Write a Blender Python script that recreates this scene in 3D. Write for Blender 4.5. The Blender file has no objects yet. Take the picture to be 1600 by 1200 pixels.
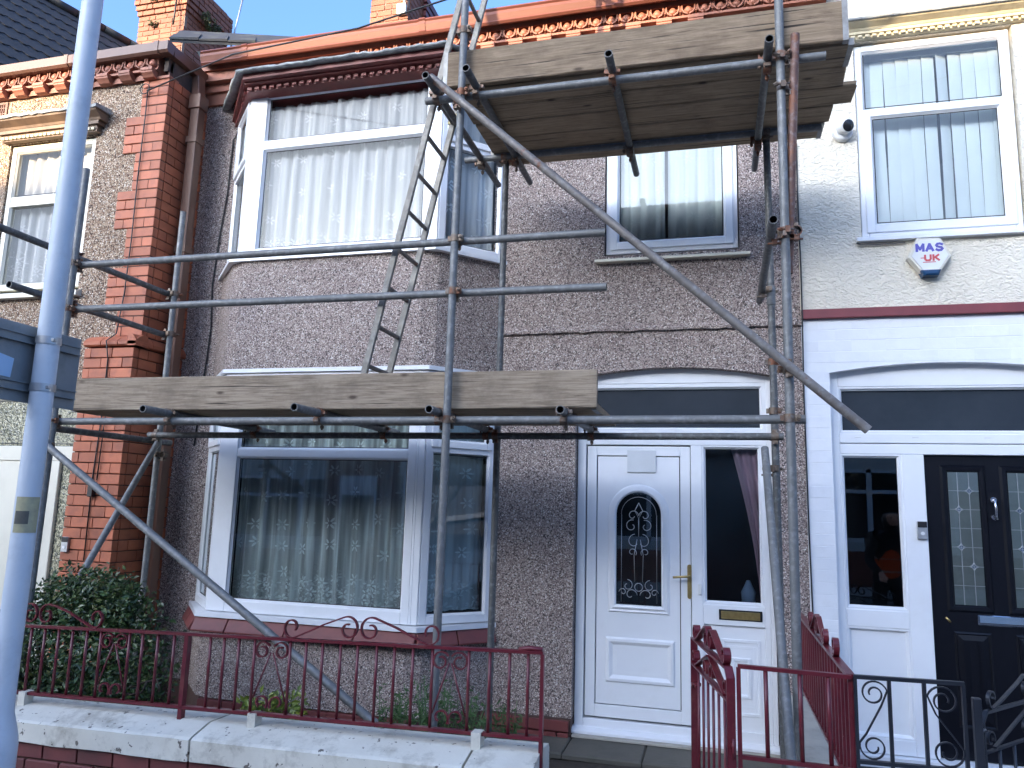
import bpy, math, random
from mathutils import Vector, Matrix, Euler
R = random.Random(7)
S = bpy.context.scene
COL = S.collection
rad = math.radians

# ------------------------------------------------------------------ camera
CAM = Vector((0.0, -5.9, 1.75))
YAW, PITCH, ROLL = rad(15.1036), rad(9.1475), rad(1.6848)
fw = Vector((-math.sin(YAW) * math.cos(PITCH), math.cos(YAW) * math.cos(PITCH), math.sin(PITCH)))
rt0 = Vector((math.cos(YAW), math.sin(YAW), 0))
up0 = rt0.cross(fw)
rt = math.cos(ROLL) * rt0 + math.sin(ROLL) * up0
up = -math.sin(ROLL) * rt0 + math.cos(ROLL) * up0
cd = bpy.data.cameras.new('camera')
cam = bpy.data.objects.new('camera', cd)
COL.objects.link(cam)
cam.matrix_world = Matrix(((rt.x, up.x, -fw.x, CAM.x), (rt.y, up.y, -fw.y, CAM.y), (rt.z, up.z, -fw.z, CAM.z), (0, 0, 0, 1)))
cd.sensor_fit = 'HORIZONTAL'
cd.sensor_width = 36.0
cd.lens = 36.0 * 1180 / 1600
cd.clip_end = 2000
cd.clip_start = 0.05
S.camera = cam

# ------------------------------------------------------------------ sky + sun
SUN_EL, SUN_AZ = rad(11.5), rad(25.6)       # low sun from the front-left, over the far terrace
W = bpy.data.worlds.new('World')
S.world = W
W.use_nodes = True
wn = W.node_tree.nodes
bg = wn['Background']
sky = wn.new('ShaderNodeTexSky')
sky.sky_type = 'NISHITA'
sky.sun_disc = False
sky.sun_elevation = SUN_EL
sun_from = Vector((-math.sin(SUN_AZ) * math.cos(SUN_EL), -math.cos(SUN_AZ) * math.cos(SUN_EL), math.sin(SUN_EL)))
sky.sun_rotation = math.atan2(sun_from.x, sun_from.y)
sky.air_density = 0.7
sky.dust_density = 7.0
sky.ozone_density = 4.4
W.node_tree.links.new(sky.outputs[0], bg.inputs[0])
bg.inputs[1].default_value = 0.15
sd = bpy.data.lights.new('sun', 'SUN')
sd.energy = 2.0
sd.angle = rad(0.53)
sd.color = (1.0, 0.76, 0.48)
so = bpy.data.objects.new('sun', sd)
COL.objects.link(so)
so.rotation_euler = (-sun_from).to_track_quat('-Z', 'Y').to_euler()
so.location = sun_from * 60
S.view_settings.view_transform = 'Standard'
S.view_settings.look = 'None'
S.view_settings.exposure = 2.8
S.view_settings.gamma = 1.0
S.view_settings.use_curve_mapping = False
S.render.engine = 'CYCLES'
S.cycles.max_bounces = 8
S.cycles.diffuse_bounces = 4
S.cycles.glossy_bounces = 4
S.cycles.transparent_max_bounces = 12
S.cycles.caustics_reflective = False
S.cycles.caustics_refractive = False

# ------------------------------------------------------------------ materials
MATS = {}
def newmat(name):
    m = bpy.data.materials.new(name)
    m.use_nodes = True
    nt = m.node_tree
    for n in list(nt.nodes): nt.nodes.remove(n)
    out = nt.nodes.new('ShaderNodeOutputMaterial')
    b = nt.nodes.new('ShaderNodeBsdfPrincipled')
    nt.links.new(b.outputs[0], out.inputs[0])
    MATS[name] = m
    return m, nt, b, out
def N(nt, t, **k):
    n = nt.nodes.new(t)
    for a, v in k.items():
        if a in n.inputs.keys() if isinstance(a, str) else False: n.inputs[a].default_value = v
        else: setattr(n, a, v)
    return n
def L(nt, a, b): nt.links.new(a, b)
def coords(nt, stretch=(1, 1, 1), rnd=True):
    tc = nt.nodes.new('ShaderNodeTexCoord')
    mp = nt.nodes.new('ShaderNodeMapping')
    mp.inputs['Scale'].default_value = stretch
    L(nt, tc.outputs['Object'], mp.inputs[0])
    if rnd:
        oi = nt.nodes.new('ShaderNodeObjectInfo')
        mu = nt.nodes.new('ShaderNodeMath'); mu.operation = 'MULTIPLY'; mu.inputs[1].default_value = 37.0
        L(nt, oi.outputs['Random'], mu.inputs[0])
        L(nt, mu.outputs[0], mp.inputs['Location'])
    return mp.outputs[0]
def noise(nt, vec, scale, detail=4, rough=.55, dist=0):
    n = nt.nodes.new('ShaderNodeTexNoise')
    n.inputs['Scale'].default_value = scale
    n.inputs['Detail'].default_value = detail
    n.inputs['Roughness'].default_value = rough
    n.inputs['Distortion'].default_value = dist
    L(nt, vec, n.inputs['Vector'])
    return n.outputs['Fac']
def ramp(nt, fac, stops, interp='LINEAR'):
    r = nt.nodes.new('ShaderNodeValToRGB')
    r.color_ramp.interpolation = interp
    e = r.color_ramp.elements
    while len(e) < len(stops): e.new(.5)
    for el, (p, c) in zip(e, stops):
        el.position = p
        el.color = (c[0], c[1], c[2], 1) if not isinstance(c, (int, float)) else (c, c, c, 1)
    L(nt, fac, r.inputs[0])
    return r.outputs[0]
def mixc(nt, fac, a, b, mode='MIX'):
    m = nt.nodes.new('ShaderNodeMix'); m.data_type = 'RGBA'; m.blend_type = mode
    for sock, v in ((m.inputs[0], fac), (m.inputs[6], a), (m.inputs[7], b)):
        if hasattr(v, 'is_linked') or hasattr(v, 'links'): L(nt, v, sock)
        elif isinstance(v, (int, float)): sock.default_value = v
        else: sock.default_value = (v[0], v[1], v[2], 1)
    return m.outputs[2]
def bump(nt, b, h, strength=.3, dist=.01):
    bp = nt.nodes.new('ShaderNodeBump')
    bp.inputs['Strength'].default_value = strength
    bp.inputs['Distance'].default_value = dist
    L(nt, h, bp.inputs['Height'])
    L(nt, bp.outputs[0], b.inputs['Normal'])
def mk(name, c1, c2=None, scale=6, rough=.6, metal=0, bs=.15, bscale=60, stretch=(1, 1, 1), spec=.5, vary=0, lo=.35, hi=.65, specks=None, dirt=None):
    """paint-like surface: two tones in noise, fine bump, optional chips and grime, per-object variation"""
    m, nt, b, out = newmat(name)
    v = coords(nt, stretch)
    c2 = c2 or tuple(x * .8 for x in c1)
    col = ramp(nt, noise(nt, v, scale, 6, .6), [(lo, c1), (hi, c2)])
    if dirt:
        col = mixc(nt, ramp(nt, noise(nt, v, dirt[0], 5, .7), [(.52, 0), (.75, dirt[2])]), col, dirt[1])
    if specks:
        col = mixc(nt, ramp(nt, noise(nt, v, specks[0], 3, .6), [(specks[2], 0), (specks[2] + .03, 1)]), col, specks[1])
    if vary:
        oi = nt.nodes.new('ShaderNodeObjectInfo')
        k = ramp(nt, oi.outputs['Random'], [(0, 1 - vary), (1, 1 + vary)])
        col = mixc(nt, 1.0, col, k, 'MULTIPLY')
    L(nt, col, b.inputs['Base Color'])
    b.inputs['Roughness'].default_value = rough
    b.inputs['Metallic'].default_value = metal
    b.inputs['Specular IOR Level'].default_value = spec
    if bs: bump(nt, b, noise(nt, v, bscale, 4, .6), bs, .004)
    return m
def pebbledash(name, stops, stain, sc=128):
    m, nt, b, out = newmat(name)
    v = coords(nt, rnd=False)
    vo = nt.nodes.new('ShaderNodeTexVoronoi'); vo.inputs['Scale'].default_value = sc
    L(nt, v, vo.inputs['Vector'])
    sep = nt.nodes.new('ShaderNodeSeparateColor'); L(nt, vo.outputs['Color'], sep.inputs[0])
    col = ramp(nt, sep.outputs[0], stops, 'CONSTANT')
    edge = ramp(nt, vo.outputs['Distance'], [(.35, 1), (.78, .5)])
    col = mixc(nt, 1.0, col, edge, 'MULTIPLY')
    st = ramp(nt, noise(nt, v, 1.3, 5, .6), [(.3, stain[0]), (.7, stain[1])])
    col = mixc(nt, 1.0, col, st, 'MULTIPLY')
    L(nt, col, b.inputs['Base Color'])
    b.inputs['Roughness'].default_value = .8
    b.inputs['Specular IOR Level'].default_value = .35
    bump(nt, b, ramp(nt, vo.outputs['Distance'], [(.1, 1), (.8, 0)]), .9, .006)
    return m
PST = [(0, (.11, .09, .082)), (.12, (.28, .215, .19)), (.28, (.41, .325, .285)), (.54, (.51, .415, .365)), (.74, (.62, .53, .47)), (.87, (.72, .63, .54)), (.95, (.90, .85, .78))]
pebbledash('pebbledash', PST, ((.86, .84, .86), (1.06, 1.03, 1.02)))
pebbledash('pebbledash_tan', [(0, (.09, .055, .04)), (.16, (.25, .15, .10)), (.34, (.40, .28, .19)), (.58, (.55, .42, .30)), (.8, (.7, .6, .47)), (.92, (.88, .82, .72))], ((.85, .82, .8), (1.02, .97, .92)), 108)
# cream roughcast: trowelled lumps
m, nt, b, out = newmat('roughcast_cream')
v = coords(nt, rnd=False)
L(nt, ramp(nt, noise(nt, v, 1.7, 5), [(.35, (.72, .655, .53)), (.7, (.79, .725, .60))]), b.inputs['Base Color'])
b.inputs['Roughness'].default_value = .75
h1 = nt.nodes.new('ShaderNodeTexVoronoi'); h1.feature = 'SMOOTH_F1'; h1.inputs['Scale'].default_value = 42
mpz = nt.nodes.new('ShaderNodeMapping'); mpz.inputs['Scale'].default_value = (.7, 1, 1.2); L(nt, v, mpz.inputs[0])
nz = nt.nodes.new('ShaderNodeTexNoise'); nz.inputs['Scale'].default_value = 20; L(nt, mpz.outputs[0], nz.inputs['Vector'])
mv = mixc(nt, .12, mpz.outputs[0], nz.outputs['Color'], 'ADD'); L(nt, mv, h1.inputs['Vector'])
bump(nt, b, h1.outputs['Distance'], .85, .016)
# weathered softwood boards, grain along local X
def wood(name, a, c, d):
    m, nt, b, out = newmat(name)
    v = coords(nt, (1.2, 22, 22))
    v2 = coords(nt, (2.2, 3, 3))
    g = noise(nt, v, 3.0, 8, .65, .6)
    col = ramp(nt, g, [(.28, d), (.45, a), (.62, c), (.8, a)])
    col = mixc(nt, ramp(nt, noise(nt, v2, 1.6, 6, .7), [(.45, 0), (.7, .65)]), col, d)
    v3 = coords(nt, (3.2, 8, 8))
    kn = nt.nodes.new('ShaderNodeTexVoronoi'); kn.inputs['Scale'].default_value = 1.0; L(nt, v3, kn.inputs['Vector'])
    col = mixc(nt, ramp(nt, kn.outputs['Distance'], [(.05, .85), (.13, 0)]), col, (.06, .04, .03))
    v4 = coords(nt, (.7, 40, 40))
    ck = ramp(nt, noise(nt, v4, 1.5, 3, .5, .3), [(.30, 1), (.36, 0)])
    col = mixc(nt, ck, col, (.035, .028, .022))
    L(nt, col, b.inputs['Base Color'])
    b.inputs['Roughness'].default_value = .85
    b.inputs['Specular IOR Level'].default_value = .2
    bump(nt, b, g, .5, .004)
wood('board_wood', (.28, .215, .15), (.38, .30, .215), (.13, .098, .07))
wood('board_wood_dimmed', (.225, .165, .108), (.30, .225, .155), (.115, .08, .055))  # same timber, colour toned down to offset stronger light on the upper toe board
wood('board_wood_lifted', (.30, .22, .14), (.39, .295, .20), (.16, .112, .072))  # deck timber, colour paled to make up for poorly lit undersides
mk('board_band', (.26, .255, .24), (.19, .18, .165), 20, .5, .6)
# metals
def galv(name, a, c, rust=.66, metal=.55):
    m, nt, b, out = newmat(name)
    v = coords(nt, (1, 1, 1))
    col = ramp(nt, noise(nt, v, 9, 7, .65), [(.3, a), (.7, c)])
    v2 = coords(nt, (30, 30, 30))
    col = mixc(nt, ramp(nt, noise(nt, v2, 1.0, 3), [(.33, .14), (.5, 0)]), col, (.62, .63, .63))
    col = mixc(nt, ramp(nt, noise(nt, v, 5.3, 6, .7), [(rust, 0), (rust + .08, .85)]), col, (.20, .075, .035))
    L(nt, col, b.inputs['Base Color'])
    b.inputs['Metallic'].default_value = metal
    L(nt, ramp(nt, noise(nt, v, 14, 4), [(.3, .45), (.7, .68)]), b.inputs['Roughness'])
    bump(nt, b, noise(nt, v, 120, 3), .12, .003)
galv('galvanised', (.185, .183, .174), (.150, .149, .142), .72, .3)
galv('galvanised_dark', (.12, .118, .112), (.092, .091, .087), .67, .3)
galv('galvanised_worn', (.21, .19, .17), (.14, .118, .105), .57, .3)
galv('rusty_tube', (.17, .085, .06), (.10, .05, .038), .5, .2)
galv('coupler_steel', (.22, .16, .11), (.10, .075, .06), .50, .45)
galv('ladder_alloy', (.25, .23, .195), (.18, .165, .14), .82, .35)
mk('tube_inside', (.015, .015, .016), None, 5, .9, 0, 0)
mk('yellow_plastic', (.55, .45, .16), (.4, .33, .14), 12, .5)
mk('maroon_paint', (.135, .014, .022), (.10, .010, .016), 14, .33, 0, .25, 90, dirt=(9, (.20, .07, .05), .5), specks=(60, (.45, .3, .25), .76))
mk('black_iron', (.012, .014, .02), (.02, .022, .028), 10, .38, 0, .2, 90)
mk('upvc', (.80, .81, .82), (.77, .78, .80), 2.0, .28, 0, .03, 30, dirt=(2.5, (.66, .66, .64), .35))
mk('upvc_cream', (.70, .66, .54), (.63, .59, .48), 2.0, .32, 0, .03, 30, dirt=(2.5, (.6, .57, .48), .35))
mk('rubber_seal', (.02, .02, .022), None, 5, .6, 0, 0)
mk('white_masonry', (.80, .81, .83), (.74, .755, .78), 2.6, .55, 0, .35, 24, dirt=(4, (.62, .62, .62), .35))
mk('red_band_paint', (.21, .04, .045), (.17, .032, .038), 5, .45, 0, .2, 40)
mk('terracotta', (.34, .125, .072), (.27, .098, .058), 7, .6, 0, .25, 60, vary=.16, dirt=(6, (.13, .06, .04), .55))
mk('terracotta_aged', (.34, .12, .07), (.24, .09, .06), 9, .65, 0, .3, 60, vary=.3, dirt=(8, (.09, .06, .045), .6))
mk('pressed_brick', (.43, .125, .056), (.35, .10, .046), 5, .62, 0, .25, 70, vary=.22, dirt=(5, (.16, .06, .045), .45))
mk('chimney_brick', (.27, .092, .045), (.21, .07, .036), 6, .75, 0, .35, 60, vary=.18, dirt=(5, (.20, .10, .07), .45))
mk('painted_brick', (.17, .038, .034), (.13, .03, .028), 5, .6, 0, .35, 50, vary=.1, dirt=(5, (.08, .035, .03), .5))
mk('mortar', (.30, .20, .15), (.22, .15, .12), 12, .9, 0, .3, 80)
mk('mortar_dark', (.075, .04, .03), (.10, .055, .042), 12, .9, 0, .3, 80)
mk('painted_stone', (.21, .055, .048), (.17, .045, .04), 6, .5, 0, .25, 40, dirt=(7, (.10, .04, .035), .4))
mk('brown_gutter', (.14, .066, .042), (.115, .055, .036), 3, .42, 0, .08, 30, dirt=(4, (.12, .065, .045), .4))
mk('red_gutter', (.175, .058, .037), (.145, .05, .032), 3, .4, 0, .12, 30, dirt=(5, (.16, .06, .035), .45), specks=(35, (.5, .38, .14), .74))
mk('red_timber', (.20, .042, .034), (.15, .034, .03), 5, .5, 0, .25, 40, dirt=(7, (.06, .03, .026), .5))
mk('brown_timber', (.20, .125, .075), (.15, .095, .06), 6, .6, 0, .25, 40, dirt=(6, (.06, .04, .03), .6))
mk('cream_timber', (.62, .55, .38), (.5, .43, .29), 5, .55, 0, .25, 40, dirt=(6, (.2, .16, .1), .6))
mk('lead', (.40, .42, .42), (.20, .21, .21), 12, .6, .1, .6, 30, lo=.3, hi=.7, dirt=(14, (.06, .065, .05), .8))
mk('roof_tile', (.022, .022, .024), (.036, .035, .037), 7, .8, 0, .5, 50, vary=.3, specks=(38, (.42, .42, .40), .79))
mk('slate', (.022, .023, .024), (.036, .036, .035), 6, .6, 0, .3, 30, dirt=(6, (.12, .13, .08), .5))  # base darkened to stand for shade on the verge, sunlit in this scene
mk('soffit_dark', (.07, .05, .04), (.04, .03, .025), 5, .9)
mk('lamp_paint', (.58, .62, .66), (.52, .56, .60), 2.2, .42, 0, .1, 40, specks=(13, (.10, .11, .13), .735), dirt=(5, (.30, .33, .36), .4))
mk('sign_back', (.235, .25, .255), (.20, .215, .22), 4, .5, .1, .1, 40, dirt=(5, (.09, .10, .10), .5))
mk('aluminium', (.55, .56, .57), (.42, .43, .44), 12, .4, .8, .1, 60)
mk('sticker_blue', (.42, .58, .75), (.36, .52, .7), 6, .5)
mk('number_label', (.42, .38, .22), (.33, .30, .19), 30, .5)
mk('label_grey', (.10, .095, .08), (.08, .075, .06), 30, .5)
mk('brass', (.60, .44, .18), (.45, .32, .13), 20, .32, .9, .1, 60)
mk('chrome', (.75, .75, .77), (.68, .68, .7), 10, .12, 1.0, 0)
mk('black_door', (.0025, .003, .006), (.004, .0045, .008), 6, .35, 0, .35, 60, (1, 1, .1), .3)
mk('black_plastic', (.012, .012, .014), None, 6, .4, 0, 0)
mk('pale_plate', (.62, .64, .65), (.58, .6, .61), 6, .4, 0, 0)
mk('white_plastic', (.78, .78, .76), (.72, .72, .70), 4, .35, 0, .03)
mk('alarm_cream', (.74, .70, .60), (.68, .64, .54), 5, .4, 0, .03)
mk('print_blue', (.11, .10, .42), None, 5, .5, 0, 0)
mk('print_red', (.62, .10, .10), None, 5, .5, 0, 0)
mk('strobe_blue', (.02, .07, .16), (.02, .06, .13), 5, .12, 0, 0)
mk('lens_dark', (.02, .02, .022), None, 5, .08, 0, 0)
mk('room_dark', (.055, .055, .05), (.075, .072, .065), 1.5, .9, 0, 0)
mk('room_pale', (.34, .33, .30), (.28, .27, .25), 1.5, .9, 0, 0)
mk('cable_black', (.012, .012, .012), None, 5, .5, 0, 0)
mk('cable_grey', (.16, .15, .14), None, 5, .6, 0, 0)
mk('coping_paint', (.68, .64, .54), (.57, .53, .44), 3, .6, 0, .5, 30, specks=(22, (.13, .11, .09), .645), dirt=(7, (.27, .235, .18), .85))
mk('concrete_pale', (.46, .43, .36), (.38, .35, .3), 4, .8, 0, .5, 40, dirt=(5, (.22, .2, .16), .6))
mk('flagstone', (.085, .078, .062), (.12, .108, .085), 3, .8, 0, .5, 40, dirt=(6, (.05, .055, .035), .7), specks=(60, (.4, .4, .36), .77))
mk('paving', (.42, .40, .37), (.35, .335, .31), 2, .85, 0, .4, 40, dirt=(3, (.14, .13, .12), .5))  # flags paled so the unseen pavement bounces more light onto the walls
mk('asphalt', (.05, .05, .052), (.065, .065, .066), 3, .85, 0, .6, 120)
mk('kerb_stone', (.28, .27, .26), (.22, .215, .21), 5, .8, 0, .3, 60)
mk('road_line', (.72, .71, .66), (.6, .59, .55), 9, .7)
mk('soil', (.035, .027, .02), (.055, .042, .03), 9, .95, 0, .9, 40)
mk('bark', (.09, .065, .045), (.06, .045, .03), 20, .9, 0, .5, 60)
mk('far_brick', (.24, .075, .045), (.19, .06, .04), 3, .75, 0, .2, 30, dirt=(2, (.12, .05, .04), .4))
mk('far_render', (.68, .66, .61), (.60, .58, .54), 2, .8)  # unseen far fronts paled to bounce light into the shaded side
mk('orange_vest', (.85, .11, .02), (.75, .09, .015), 8, .7)
mk('vest_tape', (.6, .6, .58), None, 8, .4)
mk('dark_cloth', (.03, .033, .04), (.02, .022, .028), 9, .85)
mk('skin', (.55, .34, .26), (.5, .3, .23), 9, .55, 0, 0)
mk('hair', (.03, .022, .018), None, 9, .6, 0, 0)
mk('air_brick', (.24, .13, .10), (.2, .11, .085), 8, .75)
def leafmat(name, cs, rough):
    m, nt, b, out = newmat(name)
    g = nt.nodes.new('ShaderNodeNewGeometry')
    L(nt, ramp(nt, g.outputs['Random Per Island'], [(i / (len(cs) - 1), c) for i, c in enumerate(cs)]), b.inputs['Base Color'])
    b.inputs['Roughness'].default_value = rough
    b.inputs['Subsurface Weight'].default_value = 0
leafmat('laurel_leaf', [(.026, .045, .014), (.042, .075, .022), (.058, .10, .028), (.08, .12, .034), (.13, .135, .045)], .32)
leafmat('yellow_leaf', [(.12, .16, .02), (.22, .25, .03), (.10, .14, .02)], .45)
leafmat('weed_leaf', [(.05, .11, .03), (.08, .15, .04), (.035, .08, .025)], .55)
leafmat('roof_weed', [(.06, .075, .03), (.09, .09, .04), (.12, .10, .05)], .7)
# glass: clear double glazing that mirrors the street at its Fresnel share
def glass(name, tint, rough=0.0, boost=1.7, bmp=None):
    m, nt, b, out = newmat(name)
    nt.nodes.remove(b)
    t = nt.nodes.new('ShaderNodeBsdfTransparent'); t.inputs[0].default_value = (*tint, 1)
    g = nt.nodes.new('ShaderNodeBsdfGlossy'); g.inputs['Roughness'].default_value = rough
    g.inputs[0].default_value = (.93, .98, 1, 1)
    f = nt.nodes.new('ShaderNodeFresnel'); f.inputs['IOR'].default_value = 1.5
    mu = nt.nodes.new('ShaderNodeMath'); mu.operation = 'MULTIPLY'; mu.use_clamp = True; mu.inputs[1].default_value = boost
    L(nt, f.outputs[0], mu.inputs[0])
    mx = nt.nodes.new('ShaderNodeMixShader')
    L(nt, mu.outputs[0], mx.inputs[0]); L(nt, t.outputs[0], mx.inputs[1]); L(nt, g.outputs[0], mx.inputs[2])
    L(nt, mx.outputs[0], out.inputs[0])
    if bmp:
        bp = nt.nodes.new('ShaderNodeBump'); bp.inputs['Strength'].default_value = bmp[1]; bp.inputs['Distance'].default_value = .01
        L(nt, noise(nt, coords(nt), bmp[0], 2), bp.inputs['Height'])
        L(nt, bp.outputs[0], g.inputs['Normal'])
glass('pane_glass', (.90, .985, .98), 0, 2.0, (1.1, .02))
glass('pane_upper', (.95, .97, .97), 0, .42, (1.1, .02))
mk('pane_navy', (.026, .033, .042), (.034, .042, .052), 3, .22, 0, .10, 120)
glass('pane_dark', (.55, .60, .66), .12, 1.6, (90, .05))
glass('pane_mirror', (.90, .95, .97), 0, 1.5, (1.1, .02))
# obscure leaf-pattern glass
m, nt, b, out = newmat('obscure_glass')
v = coords(nt, (1, 1, .8))
vo = nt.nodes.new('ShaderNodeTexVoronoi'); vo.inputs['Scale'].default_value = 26; vo.feature = 'DISTANCE_TO_EDGE'
dd = nt.nodes.new('ShaderNodeTexNoise'); dd.inputs['Scale'].default_value = 16; L(nt, v, dd.inputs['Vector'])
L(nt, mixc(nt, .18, v, dd.outputs['Color'], 'ADD'), vo.inputs['Vector'])
L(nt, ramp(nt, vo.outputs['Distance'], [(.02, (.50, .46, .30)), (.10, (.16, .155, .10)), (.4, (.07, .075, .055))]), b.inputs['Base Color'])
b.inputs['Roughness'].default_value = .16
bump(nt, b, vo.outputs['Distance'], .8, .01)
# net curtain with woven flowers
def math_(nt, op, a, b=None, clamp=False):
    n = nt.nodes.new('ShaderNodeMath'); n.operation = op; n.use_clamp = clamp
    for k, v in enumerate((a, b)):
        if v is None: continue
        if hasattr(v, 'links'): L(nt, v, n.inputs[k])
        else: n.inputs[k].default_value = v
    return n.outputs[0]
def flowers(nt, vec, scale, size, petals, rnd):
    """woven star flowers: radius modulated by the angle about each cell centre"""
    vo = nt.nodes.new('ShaderNodeTexVoronoi'); vo.voronoi_dimensions = '2D'
    vo.inputs['Scale'].default_value = scale; vo.inputs['Randomness'].default_value = rnd
    L(nt, vec, vo.inputs['Vector'])
    df = nt.nodes.new('ShaderNodeVectorMath'); df.operation = 'SUBTRACT'
    L(nt, vec, df.inputs[0]); L(nt, vo.outputs['Position'], df.inputs[1])
    sx = nt.nodes.new('ShaderNodeSeparateXYZ'); L(nt, df.outputs[0], sx.inputs[0])
    ang = math_(nt, 'ARCTAN2', sx.outputs[1], sx.outputs[0])
    r = math_(nt, 'SQRT', math_(nt, 'ADD', math_(nt, 'MULTIPLY', sx.outputs[0], sx.outputs[0]), math_(nt, 'MULTIPLY', sx.outputs[1], sx.outputs[1])))
    lim = math_(nt, 'MULTIPLY', math_(nt, 'ADD', math_(nt, 'MULTIPLY', math_(nt, 'COSINE', math_(nt, 'MULTIPLY', ang, float(petals))), .42), .58), size)
    f = math_(nt, 'MULTIPLY', math_(nt, 'SUBTRACT', lim, r), 160.0, True)
    eye = math_(nt, 'MULTIPLY', math_(nt, 'SUBTRACT', r, size * .18), 300.0, True)
    return math_(nt, 'MULTIPLY', f, eye)
def lace(name, col, op_lo, op_hi, rowz, sc=4.3, size=.05, fold=.0):
    m, nt, b, out = newmat(name)
    nt.nodes.remove(b)
    tc = nt.nodes.new('ShaderNodeTexCoord'); sx = nt.nodes.new('ShaderNodeSeparateXYZ'); L(nt, tc.outputs['Object'], sx.inputs[0])
    cb = nt.nodes.new('ShaderNodeCombineXYZ'); L(nt, sx.outputs[0], cb.inputs[0]); L(nt, sx.outputs[2], cb.inputs[1])
    fl = flowers(nt, cb.outputs[0], sc, size, 6, .45)
    mr = nt.nodes.new('ShaderNodeMapRange'); mr.inputs[1].default_value = rowz + .12; mr.inputs[2].default_value = rowz + .40; mr.inputs[3].default_value = 1; mr.inputs[4].default_value = 0
    L(nt, sx.outputs[2], mr.inputs[0])
    hem = flowers(nt, cb.outputs[0], 11, .045, 5, .9)
    spr = ramp(nt, noise(nt, cb.outputs[0], 48, 3, .6, .8), [(.50, 0), (.56, .8)])
    hem = mixc(nt, 1.0, hem, spr, 'LIGHTEN')
    hem = mixc(nt, 1.0, hem, mr.outputs[0], 'MULTIPLY')
    pat = mixc(nt, 1.0, fl, hem, 'LIGHTEN')
    op = ramp(nt, pat, [(0, op_lo), (1, op_hi)])
    if fold:
        cf = nt.nodes.new('ShaderNodeCombineXYZ'); L(nt, math_(nt, 'MULTIPLY', sx.outputs[0], 11.0), cf.inputs[0]); L(nt, math_(nt, 'MULTIPLY', sx.outputs[2], .5), cf.inputs[1])
        fd = ramp(nt, noise(nt, cf.outputs[0], 1.6, 2), [(.40, op_lo - fold), (.56, op_lo), (.66, min(1, op_lo + fold))])
        op = mixc(nt, 1.0, fd, mixc(nt, 1.0, pat, (op_hi, op_hi, op_hi), 'MULTIPLY'), 'LIGHTEN')
    d = nt.nodes.new('ShaderNodeBsdfDiffuse'); d.inputs[0].default_value = (*col, 1)
    tl = nt.nodes.new('ShaderNodeBsdfTranslucent'); tl.inputs[0].default_value = (*col, 1)
    m1 = nt.nodes.new('ShaderNodeMixShader'); m1.inputs[0].default_value = .12
    L(nt, d.outputs[0], m1.inputs[1]); L(nt, tl.outputs[0], m1.inputs[2])
    t = nt.nodes.new('ShaderNodeBsdfTransparent')
    m2 = nt.nodes.new('ShaderNodeMixShader')
    L(nt, op, m2.inputs[0]); L(nt, t.outputs[0], m2.inputs[1]); L(nt, m1.outputs[0], m2.inputs[2])
    L(nt, m2.outputs[0], out.inputs[0])
lace('net_upper', (.58, .565, .56), .78, 1.0, 3.85, 3.4, .05, .10)
lace('net_lower', (.95, .98, .98), .72, 1.0, .95, 4.6, .055, .27)
lace('net_side', (.93, .96, .96), .72, 1.0, .95, 4.6, .055, .18)
lace('net_small', (.94, .95, .86), .95, 1.0, 3.85, 4.2, .05, .04)
mk('blind_fabric', (.84, .88, .86), (.80, .84, .82), 4, .8, 0, .05, 60)
mk('pink_fabric', (.88, .60, .64), (.8, .53, .57), 4, .85, 0, .1, 60)
mk('curtain_cream', (.72, .70, .62), (.66, .64, .57), 4, .85, 0, .05)

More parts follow.
